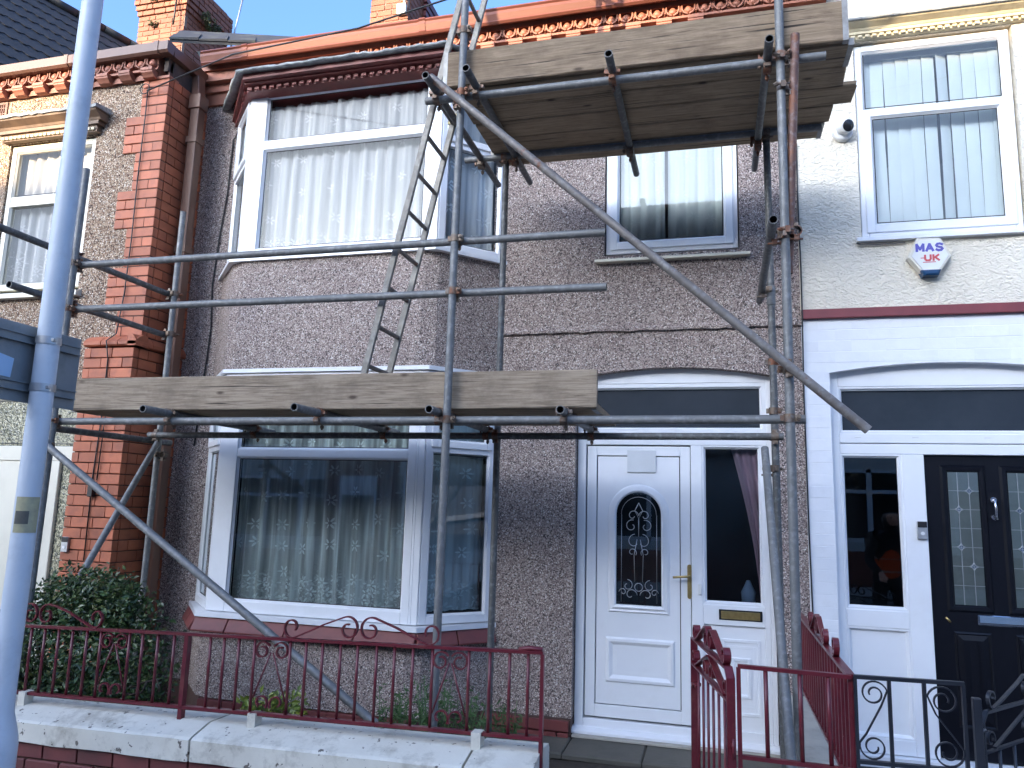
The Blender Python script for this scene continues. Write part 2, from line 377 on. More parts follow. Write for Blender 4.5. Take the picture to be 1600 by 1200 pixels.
# ------------------------------------------------------------------ mesh builder
class MB:
    def __init__(s, M=None): s.v, s.f, s.sm, s.mi, s.M, s.k = [], [], [], [], M or Matrix(), 0
    def pt(s, p): s.v.append(s.M @ Vector(p)); return len(s.v) - 1
    def face(s, ids, sm=False): s.f.append(ids); s.sm.append(sm); s.mi.append(s.k)
    def poly(s, pts, sm=False): s.face([s.pt(p) for p in pts], sm); return s
    def box(s, x0, x1, y0, y1, z0, z1):
        i = [s.pt(p) for p in ((x0, y0, z0), (x1, y0, z0), (x1, y1, z0), (x0, y1, z0), (x0, y0, z1), (x1, y0, z1), (x1, y1, z1), (x0, y1, z1))]
        for q in ((3, 2, 1, 0), (4, 5, 6, 7), (0, 1, 5, 4), (1, 2, 6, 5), (2, 3, 7, 6), (3, 0, 4, 7)): s.face([i[k] for k in q])
        return s
    def cbox(s, x0, x1, y0, y1, z0, z1, c=.004):
        """box with chamfered edges (octagon section) - bricks, stones"""
        def ring(z, d): return [s.pt(p) for p in ((x0 + d, y0 + d, z), (x1 - d, y0 + d, z), (x1 - d, y1 - d, z), (x0 + d, y1 - d, z))]
        r = [ring(z0, c), ring(z0 + c, 0), ring(z1 - c, 0), ring(z1, c)]
        s.face(r[0][::-1]); s.face(r[3])
        for a, b in zip(r, r[1:]):
            for k in range(4): s.face([a[k], a[(k + 1) % 4], b[(k + 1) % 4], b[k]])
        return s
    def loft(s, rings, close=True, caps=True, sm=False):
        ids = [[s.pt(p) for p in r] for r in rings]
        n = len(ids[0])
        for a, b in zip(ids, ids[1:]):
            for k in range(n if close else n - 1): s.face([a[k], a[(k + 1) % n], b[(k + 1) % n], b[k]], sm)
        if caps: s.face(ids[0][::-1]); s.face(ids[-1])
        return s
    def ext_x(s, prof, x0, x1):      # profile of (y,z), counter-clockwise seen from -x
        return s.loft([[(x0, y, z) for y, z in prof], [(x1, y, z) for y, z in prof]])
    def path(s, pts, r, seg=8, caps=True, closed=False, wide=None):
        """round rod (or flat strip r x wide) along points"""
        pts = [Vector(p) for p in pts]; n = len(pts); rings = []
        t0 = (pts[1] - pts[0]).normalized()
        ref = Vector((0, 0, 1)) if abs(t0.z) < .9 else Vector((1, 0, 0))
        if wide: ref = wide[0]
        a = t0.cross(ref).normalized()
        for i, p in enumerate(pts):
            t = (pts[min(i + 1, n - 1)] - pts[max(i - 1, 0)]).normalized()
            if wide:
                b = wide[0].normalized(); a = t.cross(b).normalized()
                hw = wide[1] / 2
                rings.append([p + a * r + b * hw, p + a * r - b * hw, p - a * r - b * hw, p - a * r + b * hw])
            else:
                a = (a - t * a.dot(t)).normalized(); b = t.cross(a)
                rings.append([p + r * (math.cos(2 * math.pi * k / seg) * a + math.sin(2 * math.pi * k / seg) * b) for k in range(seg)])
        s.loft(rings, True, caps, not wide)
        return s
    def tube(s, p0, p1, r=.02415, seg=18, hollow=True):
        p0, p1 = Vector(p0), Vector(p1); t = (p1 - p0).normalized()
        a = t.cross(Vector((0, 0, 1)) if abs(t.z) < .9 else Vector((1, 0, 0))).normalized(); b = t.cross(a)
        def ring(p, q): return [p + q * (math.cos(2 * math.pi * k / seg) * a + math.sin(2 * math.pi * k / seg) * b) for k in range(seg)]
        n = max(2, int((p1 - p0).length / .6))
        s.loft([ring(p0 + (p1 - p0) * i / n, r) for i in range(n + 1)], True, not hollow, True)
        if hollow:
            ri = r * .83
            for p, d in ((p0, t), (p1, -t)):
                k0 = s.k
                A, B, Cc = ring(p, r), ring(p, ri), ring(p + d * .12, ri)
                if d == -t: A.reverse(); B.reverse(); Cc.reverse()
                s.loft([A, B], True, False); s.k = 1 if s.two else k0
                s.loft([B, Cc], True, False, True); s.poly(Cc); s.k = k0
        return s
    two = True
    def lathe(s, prof, c=(0, 0, 0), axis='Z', seg=20, sm=True):
        rings = []
        for r, h in prof:
            ring = []
            for k in range(seg):
                x, y = r * math.cos(2 * math.pi * k / seg), r * math.sin(2 * math.pi * k / seg)
                q = {'Z': (x, y, h), 'Y': (x, h, -y), 'X': (h, x, y)}[axis]
                ring.append((c[0] + q[0], c[1] + q[1], c[2] + q[2]))
            rings.append(ring)
        s.loft(rings, True, True, sm)
        return s
    def mesh(s, name, mats, origin=Vector()):
        me = bpy.data.meshes.new(name)
        me.from_pydata([tuple(v - origin) for v in s.v], [], s.f)
        me.polygons.foreach_set('use_smooth', s.sm)
        me.polygons.foreach_set('material_index', s.mi)
        for mm in (mats if isinstance(mats, (list, tuple)) else [mats]): me.materials.append(MATS[mm])
        me.update()
        return me
def worg(o):
    v = Vector(o.location)
    while o.parent: o = o.parent; v += Vector(o.location)
    return v
def build(mb, name, mats, parent=None, at=None, bevel=0):
    """one mesh object; vertices are world coordinates"""
    po = worg(parent) if parent else Vector()
    at = Vector(at) if at is not None else po
    o = bpy.data.objects.new(name, mb.mesh(name, mats, at))
    o.location = at - po
    COL.objects.link(o)
    if parent: o.parent = parent
    if bevel:
        md = o.modifiers.new('bevel', 'BEVEL'); md.width = bevel; md.segments = 2; md.limit_method = 'ANGLE'; md.angle_limit = rad(40)
    return o
def inst(me, name, parent, at, rot=None, scale=None):
    """an object of its own that shares mesh data; at = world position"""
    o = bpy.data.objects.new(name, me)
    o.location = Vector(at) - (worg(parent) if parent else Vector())
    if rot is not None:
        if isinstance(rot, Matrix): o.rotation_euler = rot.to_euler()
        else: o.rotation_euler = rot
    if scale: o.scale = scale
    if parent: o.parent = parent
    COL.objects.link(o)
    return o
def tag(o, label, cat, group=None):
    o['label'] = label; o['category'] = cat
    if group: o['group'] = group
    return o
def thing(name, label, cat, at, group=None):
    o = bpy.data.objects.new(name, None)
    o.location = at; o.empty_display_size = .2
    COL.objects.link(o)
    return tag(o, label, cat, group)
def struct(o): o['kind'] = 'structure'; return o
CACHE = {}
def brick_mesh(w, d, h, mat, c=.004):
    k = (round(w, 3), round(d, 3), round(h, 3), mat)
    if k not in CACHE: CACHE[k] = MB().cbox(-w / 2, w / 2, -d / 2, d / 2, -h / 2, h / 2, c).mesh('brick', mat)
    return CACHE[k]
# wall sheet at y=Y with holes (rect), each hole gets reveals to depth
def wall_sheet(mb, x0, x1, z0, z1, Y, holes, depth=.14):
    xs = sorted({x0, x1, *[h[0] for h in holes], *[h[1] for h in holes]})
    zs = sorted({z0, z1, *[h[2] for h in holes], *[h[3] for h in holes]})
    for a, b in zip(xs, xs[1:]):
        for c, d in zip(zs, zs[1:]):
            xm, zm = (a + b) / 2, (c + d) / 2
            if any(h[0] < xm < h[1] and h[2] < zm < h[3] for h in holes): continue
            mb.poly([(a, Y, c), (b, Y, c), (b, Y, d), (a, Y, d)])
    for h in holes:
        a, b, c, d = h[:4]; e = Y + depth
        mb.poly([(a, Y, c), (a, Y, d), (a, e, d), (a, e, c)])
        mb.poly([(b, Y, c), (b, e, c), (b, e, d), (b, Y, d)])
        if len(h) < 5: mb.poly([(a, Y, d), (b, Y, d), (b, e, d), (a, e, d)])
        if len(h) < 5: mb.poly([(a, Y, c), (a, e, c), (b, e, c), (b, Y, c)])
    return mb
def arch_fill(mb, a, b, zs, zc, zt, Y, depth, n=14):
    """masonry between a segmental arch (springing zs, crown zc) and level zt, with its soffit"""
    P = []
    for i in range(n + 1):
        u = i / n * 2 - 1
        P.append((a + (b - a) * i / n, zs + (zc - zs) * (1 - u * u)))
    for (xa, za), (xb, zb) in zip(P, P[1:]):
        mb.poly([(xa, Y, za), (xb, Y, zb), (xb, Y, zt), (xa, Y, zt)])
        mb.poly([(xa, Y, za), (xa, Y + depth, za), (xb, Y + depth, zb), (xb, Y, zb)])
def ring_bars(mb, x0, x1, z0, z1, t, y0, y1):
    """rectangular uPVC frame ring with a sloped inner bead"""
    mb.box(x0, x0 + t, y0, y1, z0, z1); mb.box(x1 - t, x1, y0, y1, z0, z1)
    mb.box(x0 + t, x1 - t, y0, y1, z0, z0 + t); mb.box(x0 + t, x1 - t, y0, y1, z1 - t, z1)
    s = .014; a, b, c, d = x0 + t, x1 - t, z0 + t, z1 - t
    yb = y0 + .022
    for (p, q, p2, q2) in (((a, c), (b, c), (b - s, c + s), (a + s, c + s)), ((b, c), (b, d), (b - s, d - s), (b - s, c + s)), ((b, d), (a, d), (a + s, d - s), (b - s, d - s)), ((a, d), (a, c), (a + s, c + s), (a + s, d - s))):
        mb.poly([(p[0], y0 + .006, p[1]), (q[0], y0 + .006, q[1]), (p2[0], yb, p2[1]), (q2[0], yb, q2[1])])
        mb.poly([(q2[0], yb, q2[1]), (p2[0], yb, p2[1]), (p2[0], yb + .012, p2[1]), (q2[0], yb + .012, q2[1])])
def pane(x0, x1, z0, z1, y, M=None): return MB(M).poly([(x0, y, z0), (x1, y, z0), (x1, y, z1), (x0, y, z1)])
def seal(mb, x0, x1, z0, z1, y, t=.006):
    for q in ((x0, x0 + t, z0, z1), (x1 - t, x1, z0, z1), (x0 + t, x1 - t, z0, z0 + t), (x0 + t, x1 - t, z1 - t, z1)):
        mb.poly([(q[0], y, q[2]), (q[1], y, q[2]), (q[1], y, q[3]), (q[0], y, q[3])])
def add_pane(parent, x0, x1, z0, z1, y, M=None, mat=None, name='pane', s=True):
    mat = mat or ('pane_upper' if z0 > 3.3 else 'pane_glass')
    p = build(pane(x0 - .016, x1 + .016, z0 - .016, z1 + .016, y, M), name, mat, parent)
    if s:
        mb = MB(M); seal(mb, x0, x1, z0, z1, y - .003, .007); build(mb, 'glazing_seal', 'rubber_seal', parent)
    return p
def curtain_mesh(x0, x1, z0, z1, y, folds, amp, M=None, seedv=1, drawn=0, nz=6):
    r = random.Random(seedv); mb = MB(M); n = folds * 10; ph = [r.uniform(0, 6.28) for _ in range(5)]
    am = [r.uniform(.5, 1.3) for _ in range(folds + 2)]
    rows = []
    for j in range(nz + 1):
        w = j / nz; z = z0 + (z1 - z0) * w; row = []
        for i in range(n + 1):
            u = i / n; k = u * folds
            a = am[int(k)] * amp * (1 + .25 * math.sin(3 * w + ph[0]))
            off = a * math.sin(2 * math.pi * k + .6 * math.sin(k * 1.7 + ph[1]) + .35 * math.sin(w * 2 + ph[2])) + .3 * amp * math.sin(5.1 * math.pi * k + ph[3])
            row.append((x0 + (x1 - x0) * u + .25 * amp * math.sin(k * 2.3 + w * 3), y + off, z))
        rows.append(row)
    mb.loft(rows, False, False, True)
    return mb

# ------------------------------------------------------------------ the ground, road, far terrace (setting)
def gz(x): return .03 * (x + 3.7)                    # the street climbs gently to the right
def slab(name, mat, x0, x1, y0, y1, dz, nx=16, kind=True):
    mb = MB(); xs = [x0 + (x1 - x0) * i / nx for i in range(nx + 1)]
    for a, b in zip(xs, xs[1:]): mb.poly([(a, y0, gz(a) + dz), (b, y0, gz(b) + dz), (b, y1, gz(b) + dz), (a, y1, gz(a) + dz)])
    o = build(mb, name, mat)
    return struct(o)
slab('ground', 'asphalt', -400, 400, -400, 400, -.16, 40)
slab('pavement', 'paving', -26, 22, -4.55, -2.6, 0.0)
slab('road', 'asphalt', -60, 60, -10.4, -4.7, -.12)
slab('far_pavement', 'paving', -40, 40, -12.4, -10.55, 0.0)
for nm, ya, yb in (('kerb', -4.7, -4.55), ('far_kerb', -10.55, -10.4)):
    mb = MB()
    for i in range(-26, 22):
        a, b = i * 1.0 + .004, i + .996
        mb.loft([[(a, ya, gz(a) - .14), (a, yb, gz(a) - .14), (a, yb, gz(a) + .004), (a, ya, gz(a) + .004)], [(b, ya, gz(b) - .14), (b, yb, gz(b) - .14), (b, yb, gz(b) + .004), (b, ya, gz(b) + .004)]])
    struct(build(mb, nm, 'kerb_stone'))
slab('front_garden', 'soil', -10.2, 6, -2.66, .2, -.06)

# far side of the street: brick terrace whose eaves shade this facade and which the panes mirror
def far_house(x0, w, brick, label, door, rz):
    yf = -15.0
    g = gz(x0 + w / 2)
    t = thing('far_terraced_house', label, 'house', (x0 + w / 2, yf, g), 'terraced houses on the far side of the street')
    xb0, xb1 = x0 + .5, x0 + 2.7                       # bay
    mb = MB()
    mb.box(x0, x0 + w, yf - 8, yf, g, 6.25)
    build(mb, 'wall', brick, t)
    mb = MB()
    for z0, z1 in ((g, g + .85), (g + 2.65, g + 3.5)):
        mb.loft([[(xb0 - .45, yf, z), (xb0, yf + .6, z), (xb1, yf + .6, z), (xb1 + .45, yf, z)] for z in (z0, z1)])
    build(mb, 'bay', 'far_render', t)
    mb = MB(); mb.loft([[(xb0 - .55, yf, z), (xb0 - .05, yf + .7, z), (xb1 + .05, yf + .7, z), (xb1 + .55, yf, z)] for z in (g + 5.0, g + 5.3)])
    build(mb, 'bay_cornice', 'far_render', t)
    for z0, z1 in ((g + .85, g + 2.65), (g + 3.5, g + 5.0)):
        mb = MB()
        for xx in (xb0 - .06, xb1 - .06, (xb0 + xb1) / 2 - .05): mb.box(xx, xx + .12, yf + .5, yf + .6, z0, z1)
        mb.box(xb0, xb1, yf + .5, yf + .6, z1 - .09, z1); mb.box(xb0, xb1, yf + .5, yf + .6, z0, z0 + .1); mb.box(xb0, xb1, yf + .5, yf + .59, z0 + 1.2, z0 + 1.29)
        for sx, q in ((xb0 - .45, xb0), (xb1 + .45, xb1)):
            for z in (z0, z1 - .1, z0 + 1.2):
                mb.path([(sx, yf + .03, z + .05), (q, yf + .55, z + .05)], .05, 4)
        f = build(mb, 'window', 'upvc', t)
        build(MB().loft([[(xb0 - .42, yf, z), (xb0, yf + .54, z), (xb1, yf + .54, z), (xb1 + .42, yf, z)] for z in (z0 + .02, z1 - .02)]), 'pane', 'lens_dark', f)
    for a, b, z0, z1 in ((x0 + 3.75, x0 + 4.85, g + 3.6, g + 5.0),):
        mb = MB(); ring_bars(mb, a, b, z0, z1, .08, -.05, .05); mb.box(a, b, -.05, .05, z1 - .5, z1 - .42)
        for i in range(len(mb.v)): mb.v[i] = Vector((mb.v[i].x, yf + .03 - mb.v[i].y, mb.v[i].z))
        f = build(mb, 'window', 'upvc', t)
        build(MB().poly([(b - .05, yf + .02, z0 + .05), (a + .05, yf + .02, z0 + .05), (a + .05, yf + .02, z1 - .05), (b - .05, yf + .02, z1 - .05)]), 'pane', 'lens_dark', f)
    d = build(MB().box(x0 + 3.7, x0 + 4.7, yf - .05, yf + .03, g + .1, g + 2.15), 'door', door, t)
    build(MB().box(x0 + 3.62, x0 + 4.78, yf - .05, yf + .02, g + .1, g + 2.7), 'door_frame', 'upvc', t)
    mb = MB(); mb.ext_x([(yf - 4.2, rz), (yf - 8.3, 6.2), (yf + .35, 6.2), (yf + .3, 6.32)], x0, x0 + w)
    build(mb, 'roof', 'slate', t)
    c = build(MB().box(x0 - .3, x0 + .5, yf - 4.8, yf - 3.6, 8.2, rz + .7), 'chimney', 'far_brick', t)
    build(MB().box(x0, x0 + w - 1.2, -12.75, -12.5, g - .2, g + .7), 'garden_wall', 'far_brick', t)
for i, (br, lb, dr) in enumerate((('far_brick', 'far red brick terraced house mirrored in the left windows', 'black_door'), ('far_brick', 'far red brick terraced house mirrored in the lower bay window', 'upvc'), ('far_render', 'far pale rendered terraced house mirrored in the white door glass', 'black_door'), ('far_render', 'far white rendered terraced house with a red door, mirrored in the black door glass', 'red_timber'), ('far_brick', 'far red brick terraced house up the street with a white door', 'upvc'), ('far_render', 'far pale rendered terraced house down the street with a maroon door', 'maroon_paint'))):
    far_house(-14.1 + 5.4 * (i if i < 5 else -1), 5.4, br, lb, dr, 9.7 if i < 5 else 8.9)  # unseen ridges stepped to set how low the sun reaches on this front

# ------------------------------------------------------------------ MIDDLE HOUSE
mid = thing('terraced_house', 'middle pebbledashed terraced house with two-storey bay window and white front door behind the scaffolding', 'house', (-2.1, 0, .05), 'terraced houses in a row')
XL, XP = -4.81, .645
mb = MB()
UW = (-.845, .215, 3.78, 4.95)                              # small bedroom window
DO = (-1.06, .425, .06, 2.85)                               # door opening
holes = [UW, (DO[0], DO[1], DO[2], DO[3], 1), (-4.36, -1.79, .82, 2.80), (-4.36, -1.79, 3.76, 5.38)]
wall_sheet(mb, XL, XP, .19, 5.62, 0, [h if h[2] > .19 else (h[0], h[1], .19, h[3], 1) for h in holes], .16)
arch_fill(mb, DO[0], DO[1], 2.775, 2.85, 2.8501, 0, .16)
# bay spandrel and base with eased corners (pebbledash)
def bayring(z, xl, xr, y, back=0.0, e=.07):
    return [(xl - .45, back, z), (xl - e * .7, y + e * .7, z), (xl + e, y, z), (xr - e, y, z), (xr + e * .7, y + e * .7, z), (xr + .45, back, z)]
for z0, z1 in ((2.80, 3.77), (.19, .70)):
    mb.loft([bayring(z0, -3.98, -2.17, -.45), bayring(z1 - .05, -3.98, -2.17, -.45), bayring(z1, -3.99, -2.16, -.46)], False, False)
build(mb, 'wall', 'pebbledash', mid)
# fine ledge of the string course
mb = MB(); mb.ext_x([(-.022, 3.155), (.02, 3.14), (.02, 3.2), (-.022, 3.185)], -1.70, XP)
mb2 = MB(); rings = []
for i in range(60):
    x = -1.70 + (XP + 1.70) * i / 59; j1, j2, j3 = R.uniform(-.006, .006), R.uniform(-.008, .008), R.uniform(-.006, .004)
    rings.append([(x, .01, 3.225 + j2), (x, -.012 + j3, 3.195 + j2), (x, -.030 + j3, 3.165 + j1), (x, -.026 + j3, 3.146 + j1), (x, .01, 3.150 + j1)])
mb2.loft(rings, True, True)
build(mb2, 'string_course', 'pebbledash', mid)
# plinth bricks
core = build(MB().box(XL, -1.06, -.03, .16, -.3, .186).box(.425, XP, -.03, .16, -.3, .186).loft([[(-4.40, -.02, z), (-3.97, -.435, z), (-2.18, -.435, z), (-1.75, -.02, z)] for z in (-.3, .186)]), 'plinth', 'mortar_dark', mid)
def brick_run(parent, x0, x1, z, y, mat, L0=.225, h=.075, d=.05, stag=0, M=None, wh=0):
    x = x0 - stag
    while x < x1 - .03:
        a, b = max(x, x0), min(x + L0 - (.003 if wh else .01), x1)
        if b - a > .04:
            c = Vector(((a + b) / 2, y + R.uniform(-.0015, .0015), z + h / 2))
            rot = None
            if M is not None: c = M @ c; rot = M.to_3x3().to_4x4()
            inst(brick_mesh(round(b - a, 3 if wh else 2), d, h, mat, .002 if wh else .004), 'brick', parent, c, rot)
        x += L0
for r_ in range(3):
    brick_run(core, -1.72, -1.07, .105 - .085 * r_, -.03, 'painted_brick', stag=.11 * (r_ % 2))
    brick_run(core, -3.95, -2.18, .105 - .085 * r_, -.45, 'painted_brick', stag=.11 * (r_ % 2))
# interior boxes so that the panes look into rooms
def room(x0, x1, y0, y1, z0, z1, parent, mat='room_dark', name='room'):
    mb = MB()
    for q in ([(x0, y1, z0), (x1, y1, z0), (x1, y1, z1), (x0, y1, z1)], [(x0, y0, z0), (x0, y1, z0), (x0, y1, z1), (x0, y0, z1)], [(x1, y0, z0), (x1, y0, z1), (x1, y1, z1), (x1, y1, z0)], [(x0, y0, z0), (x1, y0, z0), (x1, y1, z0), (x0, y1, z0)], [(x0, y0, z1), (x0, y1, z1), (x1, y1, z1), (x1, y0, z1)]):
        mb.poly(q)
    return build(mb, name, mat, parent)
room(-4.7, -1.4, .161, 3.5, .3, 2.9, mid); room(-4.7, -1.4, .161, 3.5, 3.2, 5.6, mid, 'room_pale'); room(-1.35, .6, .161, 3.5, 3.2, 5.6, mid, 'room_pale'); room(-1.35, .6, .162, 4.5, .05, 2.9, mid)

# bay windows -----------------------------------------------------
def bay_window(z0, z1, ztr0, ztr1, xl, xr, y, sidez, sillz=None):
    yb = y + .075
    mb = MB()
    # front light
    mb.box(xl, xl + .165, y, yb, z0, z1); mb.box(xr - .135, xr, y, yb, z0, z1)
    for dx in (.055, .075): mb.box(xr - dx - .006, xr - dx + .006, y - .004, y + .02, z0, z1)
    mb.box(xl + .165, xr - .135, y, yb, z0, z0 + .09); mb.box(xl + .165, xr - .135, y, yb, z1 - .06, z1); mb.box(xl + .165, xr - .135, y + .002, yb, ztr0, ztr1)
    f = build(mb, 'window', 'upvc', mid, bevel=.006)
    bead = MB()
    g = [(xl + .165, xr - .135, z0 + .09, ztr0), (xl + .165, xr - .135, ztr1, z1 - .06)]
    for a, b, c, d in g:
        ring_bars(bead, a - .02, b + .02, c - .02, d + .02, .02, y + .004, y + .02)
    build(bead, 'glazing_bead', 'upvc', f)
    for a, b, c, d in g: add_pane(f, a + .014, b - .014, c + .014, d - .014, y + .034)
    # splayed sides
    for side in (-1, 1):
        P0 = Vector((xl - .45, y + .45, 0)) if side < 0 else Vector((xr, y, 0))
        P1 = Vector((xl, y, 0)) if side < 0 else Vector((xr + .45, y + .45, 0))
        u = (P1 - P0).normalized(); w = (P1 - P0).length
        M = Matrix(((u.x, -u.y, 0, P0.x), (u.y, u.x, 0, P0.y), (0, 0, 1, 0), (0, 0, 0, 1)))
        mb = MB(M); ring_bars(mb, .012, w - .006, z0 + .002, z1 - .002, .06, .0, .07)
        mb.box(.07, w - .06, .002, .068, sidez - .03, sidez + .03)
        # opening top sash
        ring_bars(mb, .055, w - .05, sidez + .012, z1 - .05, .05, -.016, .03)
        build(mb, 'side_light', 'upvc', f, bevel=.004)
        add_pane(f, .115, w - .11, sidez + .072, z1 - .11, .022, M)
        add_pane(f, .082, w - .075, z0 + .075, sidez - .04, .03, M)
    return f
ub = bay_window(3.79, 5.36, 4.80, 4.88, -3.985, -2.145, -.42, 4.72)
lb = bay_window(.85, 2.78, 2.085, 2.15, -3.965, -2.15, -.45, 2.17)
def bay_band(name, mat, parent, z0, z1, xl, xr, y0, y1, back=.0, e0=.47, e1=.47):
    """a strip that follows the bay's three sides, y0 outer, y1 inner"""
    mb = MB(); d = y1 - y0
    O = [(xl - e0, back), (xl, y0), (xr, y0), (xr + e1, back)]
    I = [(xl - e0 + d * 1.2, back), (xl + d * .42, y1), (xr - d * .42, y1), (xr + e1 - d * 1.2, back)]
    for k in range(3):
        mb.loft([[(*O[k], z0), (*O[k + 1], z0), (*I[k + 1], z0), (*I[k], z0)], [(*O[k], z1), (*O[k + 1], z1), (*I[k + 1], z1), (*I[k], z1)]])
    return build(mb, name, mat, parent)
bay_band('sill', 'upvc', lb, .808, .845, -4.02, -2.125, -.51, -.40, 0, .45, .46)
bay_band('sill', 'upvc', ub, 3.755, 3.785, -4.02, -2.125, -.485, -.35, 0, .46, .46)
# lower window head board
bay_band('window_head', 'upvc', lb, 2.782, 2.815, -3.99, -2.135, -.472, -.40, 0, .45, .45)
# sloping painted stone sill in separate stones
ss = build(MB().loft([[(-4.44, 0, z), (-3.99, -.46, z), (-2.15, -.46, z), (-1.71, 0, z)] for z in (.69, .80)]), 'stone_sill', 'mortar_dark', mid)
xs = [-4.03, -3.72, -3.2, -2.62, -2.13]
for a, b in zip(xs, xs[1:]):
    prof = [(-.40, .700), (-.545, .700), (-.545, .715), (-.49, .803), (-.40, .803)]
    a0, b0 = a + .004, b - .004
    build(MB().loft([[(a0, y, z) for y, z in prof], [(b0, y, z) for y, z in prof]]), 'stone', 'painted_stone', ss, bevel=.006)
for side in (-1, 1):
    P0 = Vector((-4.47, 0, 0)) if side < 0 else Vector((-2.13, -.49, 0)); P1 = Vector((-4.03, -.49, 0)) if side < 0 else Vector((-1.68, 0, 0))
    u = (P1 - P0).normalized(); w = (P1 - P0).length
    M = Matrix(((u.x, -u.y, 0, P0.x), (u.y, u.x, 0, P0.y), (0, 0, 1, 0), (0, 0, 0, 1)))
    for a, b in ((.0, w / 2 - .004), (w / 2 + .004, w)):
        prof = [(.06, .700), (-.045, .700), (-.045, .715), (.0, .803), (.06, .803)]
        build(MB(M).loft([[(a, y, z) for y, z in prof], [(b, y, z) for y, z in prof]]), 'stone', 'painted_stone', ss, bevel=.006)
# bay cornice: frieze, dentils, fascia, lead roof
bc = bay_band('bay_cornice', 'red_timber', mid, 5.352, 5.397, -3.93, -2.05, -.65, -.3, 0, .56, .52)
bay_band('fillet', 'red_timber', bc, 5.336, 5.352, -3.945, -2.06, -.60, -.3, 0, .52, .5)
bay_band('dentil_band', 'red_timber', bc, 5.297, 5.336, -3.955, -2.10, -.535, -.3, 0, .5, .48)
mbd = MB().cbox(-.021, .021, -.012, .012, -.014, .014, .003).mesh('dentil', 'red_timber')
for i in range(25): inst(mbd, 'dentil', bc, (-3.92 + i * .0735, -.548, 5.314))
for i in range(6): inst(mbd, 'dentil', bc, (-4.005 - i * .068, -.495 + i * .082, 5.314), (0, 0, -rad(47)))
for i in range(6): inst(mbd, 'dentil', bc, (-2.06 + i * .068, -.495 + i * .082, 5.314), (0, 0, rad(47)))
# rough dressed lead with a lumpy drip edge
mb = MB(); O = [(-4.60, -.02, 5.49), (-3.955, -.71, 5.405), (-2.02, -.71, 5.405), (-1.45, -.02, 5.45)]
pts = []
for k in range(3):
    a, b = Vector(O[k]), Vector(O[k + 1]); n = 12 if k != 1 else 40
    for i in range(n): pts.append(a.lerp(b, i / n))
pts.append(Vector(O[3]))
rings = []
for i, p in enumerate(pts):
    j = R.uniform(-.007, .007); q = R.uniform(-.008, .008)
    inn = Vector((-3.0, .0, 5.46)); d = (inn - p); d.z = 0; d.normalize()
    rings.append([p + Vector((0, 0, -.012 + q)) + d * .004, p + Vector((0, 0, .004 + q)) - d * (.006 + j), p + Vector((0, 0, .016 + q)) + d * (.012), p + d * .10 + Vector((0, 0, .03)), p + d * .10 + Vector((0, 0, -.004))])
mb.loft(rings, True, True, True)
build(mb, 'lead_edge', 'lead', bc)
mb = MB(); c0 = [Vector(p) + Vector((0, 0, .01)) for p in O]
mb.poly([c0[0] * .97 + Vector((-3, 0, 5.5)) * .03, c0[1] * .93 + Vector((-3, 0, 5.45)) * .07, c0[2] * .93 + Vector((-3, 0, 5.45)) * .07, c0[3] * .97 + Vector((-3, 0, 5.5)) * .03, Vector((-1.5, .0, 5.58)), Vector((-4.55, .0, 5.58))])
build(mb, 'bay_roof', 'lead', bc)
# hidden underside of the cornice
mb = MB(); mb.poly([(-4.42, 0, 5.302), (-3.9, -.53, 5.302), (-2.12, -.53, 5.302), (-1.6, 0, 5.302)][::-1]); build(mb, 'soffit', 'red_timber', bc)

# small upper window
mb = MB(); ring_bars(mb, -.835, .205, 3.80, 4.94, .045, .03, .09)
uw = build(mb, 'window', 'upvc', mid, bevel=.004)
mb = MB(); ring_bars(mb, -.80, .17, 3.835, 4.905, .058, .012, .06); build(mb, 'sash', 'upvc', uw, bevel=.004)
add_pane(uw, -.725, .095, 3.91, 4.83, .045, None, 'pane_mirror')
build(MB().ext_x([(-.065, 3.712), (.08, 3.712), (.08, 3.775), (-.065, 3.735)], -.915, .29), 'sill', 'upvc_cream', uw, bevel=.003)

# door set ----------------------------------------------------------
ds = MB(); y0, y1 = .085, .155
ds.box(-1.052, -.985, y0, y1, .12, 2.80); ds.box(.385, .42, y0, y1, .12, 2.80)
ds.box(-.985, .385, y0, y1, 2.735, 2.87); ds.box(-.985, .385, y0, y1, 2.25, 2.345)
ds.box(-.175, -.09, y0, y1, .12, 2.25); ds.box(-.985, -.175, y0, y1, .12, .185)
ds.box(-.09, .385, y0, y1, .12, .20); ds.box(-.09, .345, y0, y1, .925, 1.07); ds.box(.345, .385, y0, y1, .2, 2.25)
door_set = build(ds, 'door_frame', 'upvc', mid, bevel=.005)
build(MB().poly([(-.99, .13, 2.34), (.39, .13, 2.34), (.39, .13, 2.74), (-.99, .13, 2.74)]), 'fanlight_pane', 'pane_navy', door_set)
sl = MB(); ring_bars(sl, -.985, .385, 2.345, 2.735, .03, .09, .12); ring_bars(sl, -.09, .345, 1.07, 2.25, .012, .09, .12)
build(sl, 'glazing_bead', 'upvc', door_set)
build(MB().poly([(-.1, .13, 1.05), (.36, .13, 1.05), (.36, .13, 2.26), (-.1, .13, 2.26)]), 'side_pane', 'pane_dark', door_set)
# lower side panel with stepped mouldings
sp = MB().box(-.09, .345, .105, .15, .2, .925)
for k, (a, b, c, d, y) in enumerate(((.03, .31, .30, .83, .098), (.055, .285, .345, .785, .104), (.10, .24, .42, .70, .094))):
    ring_bars(sp, a, b, c, d, .022, y, .12)
build(sp, 'side_panel', 'upvc', door_set, bevel=.002)
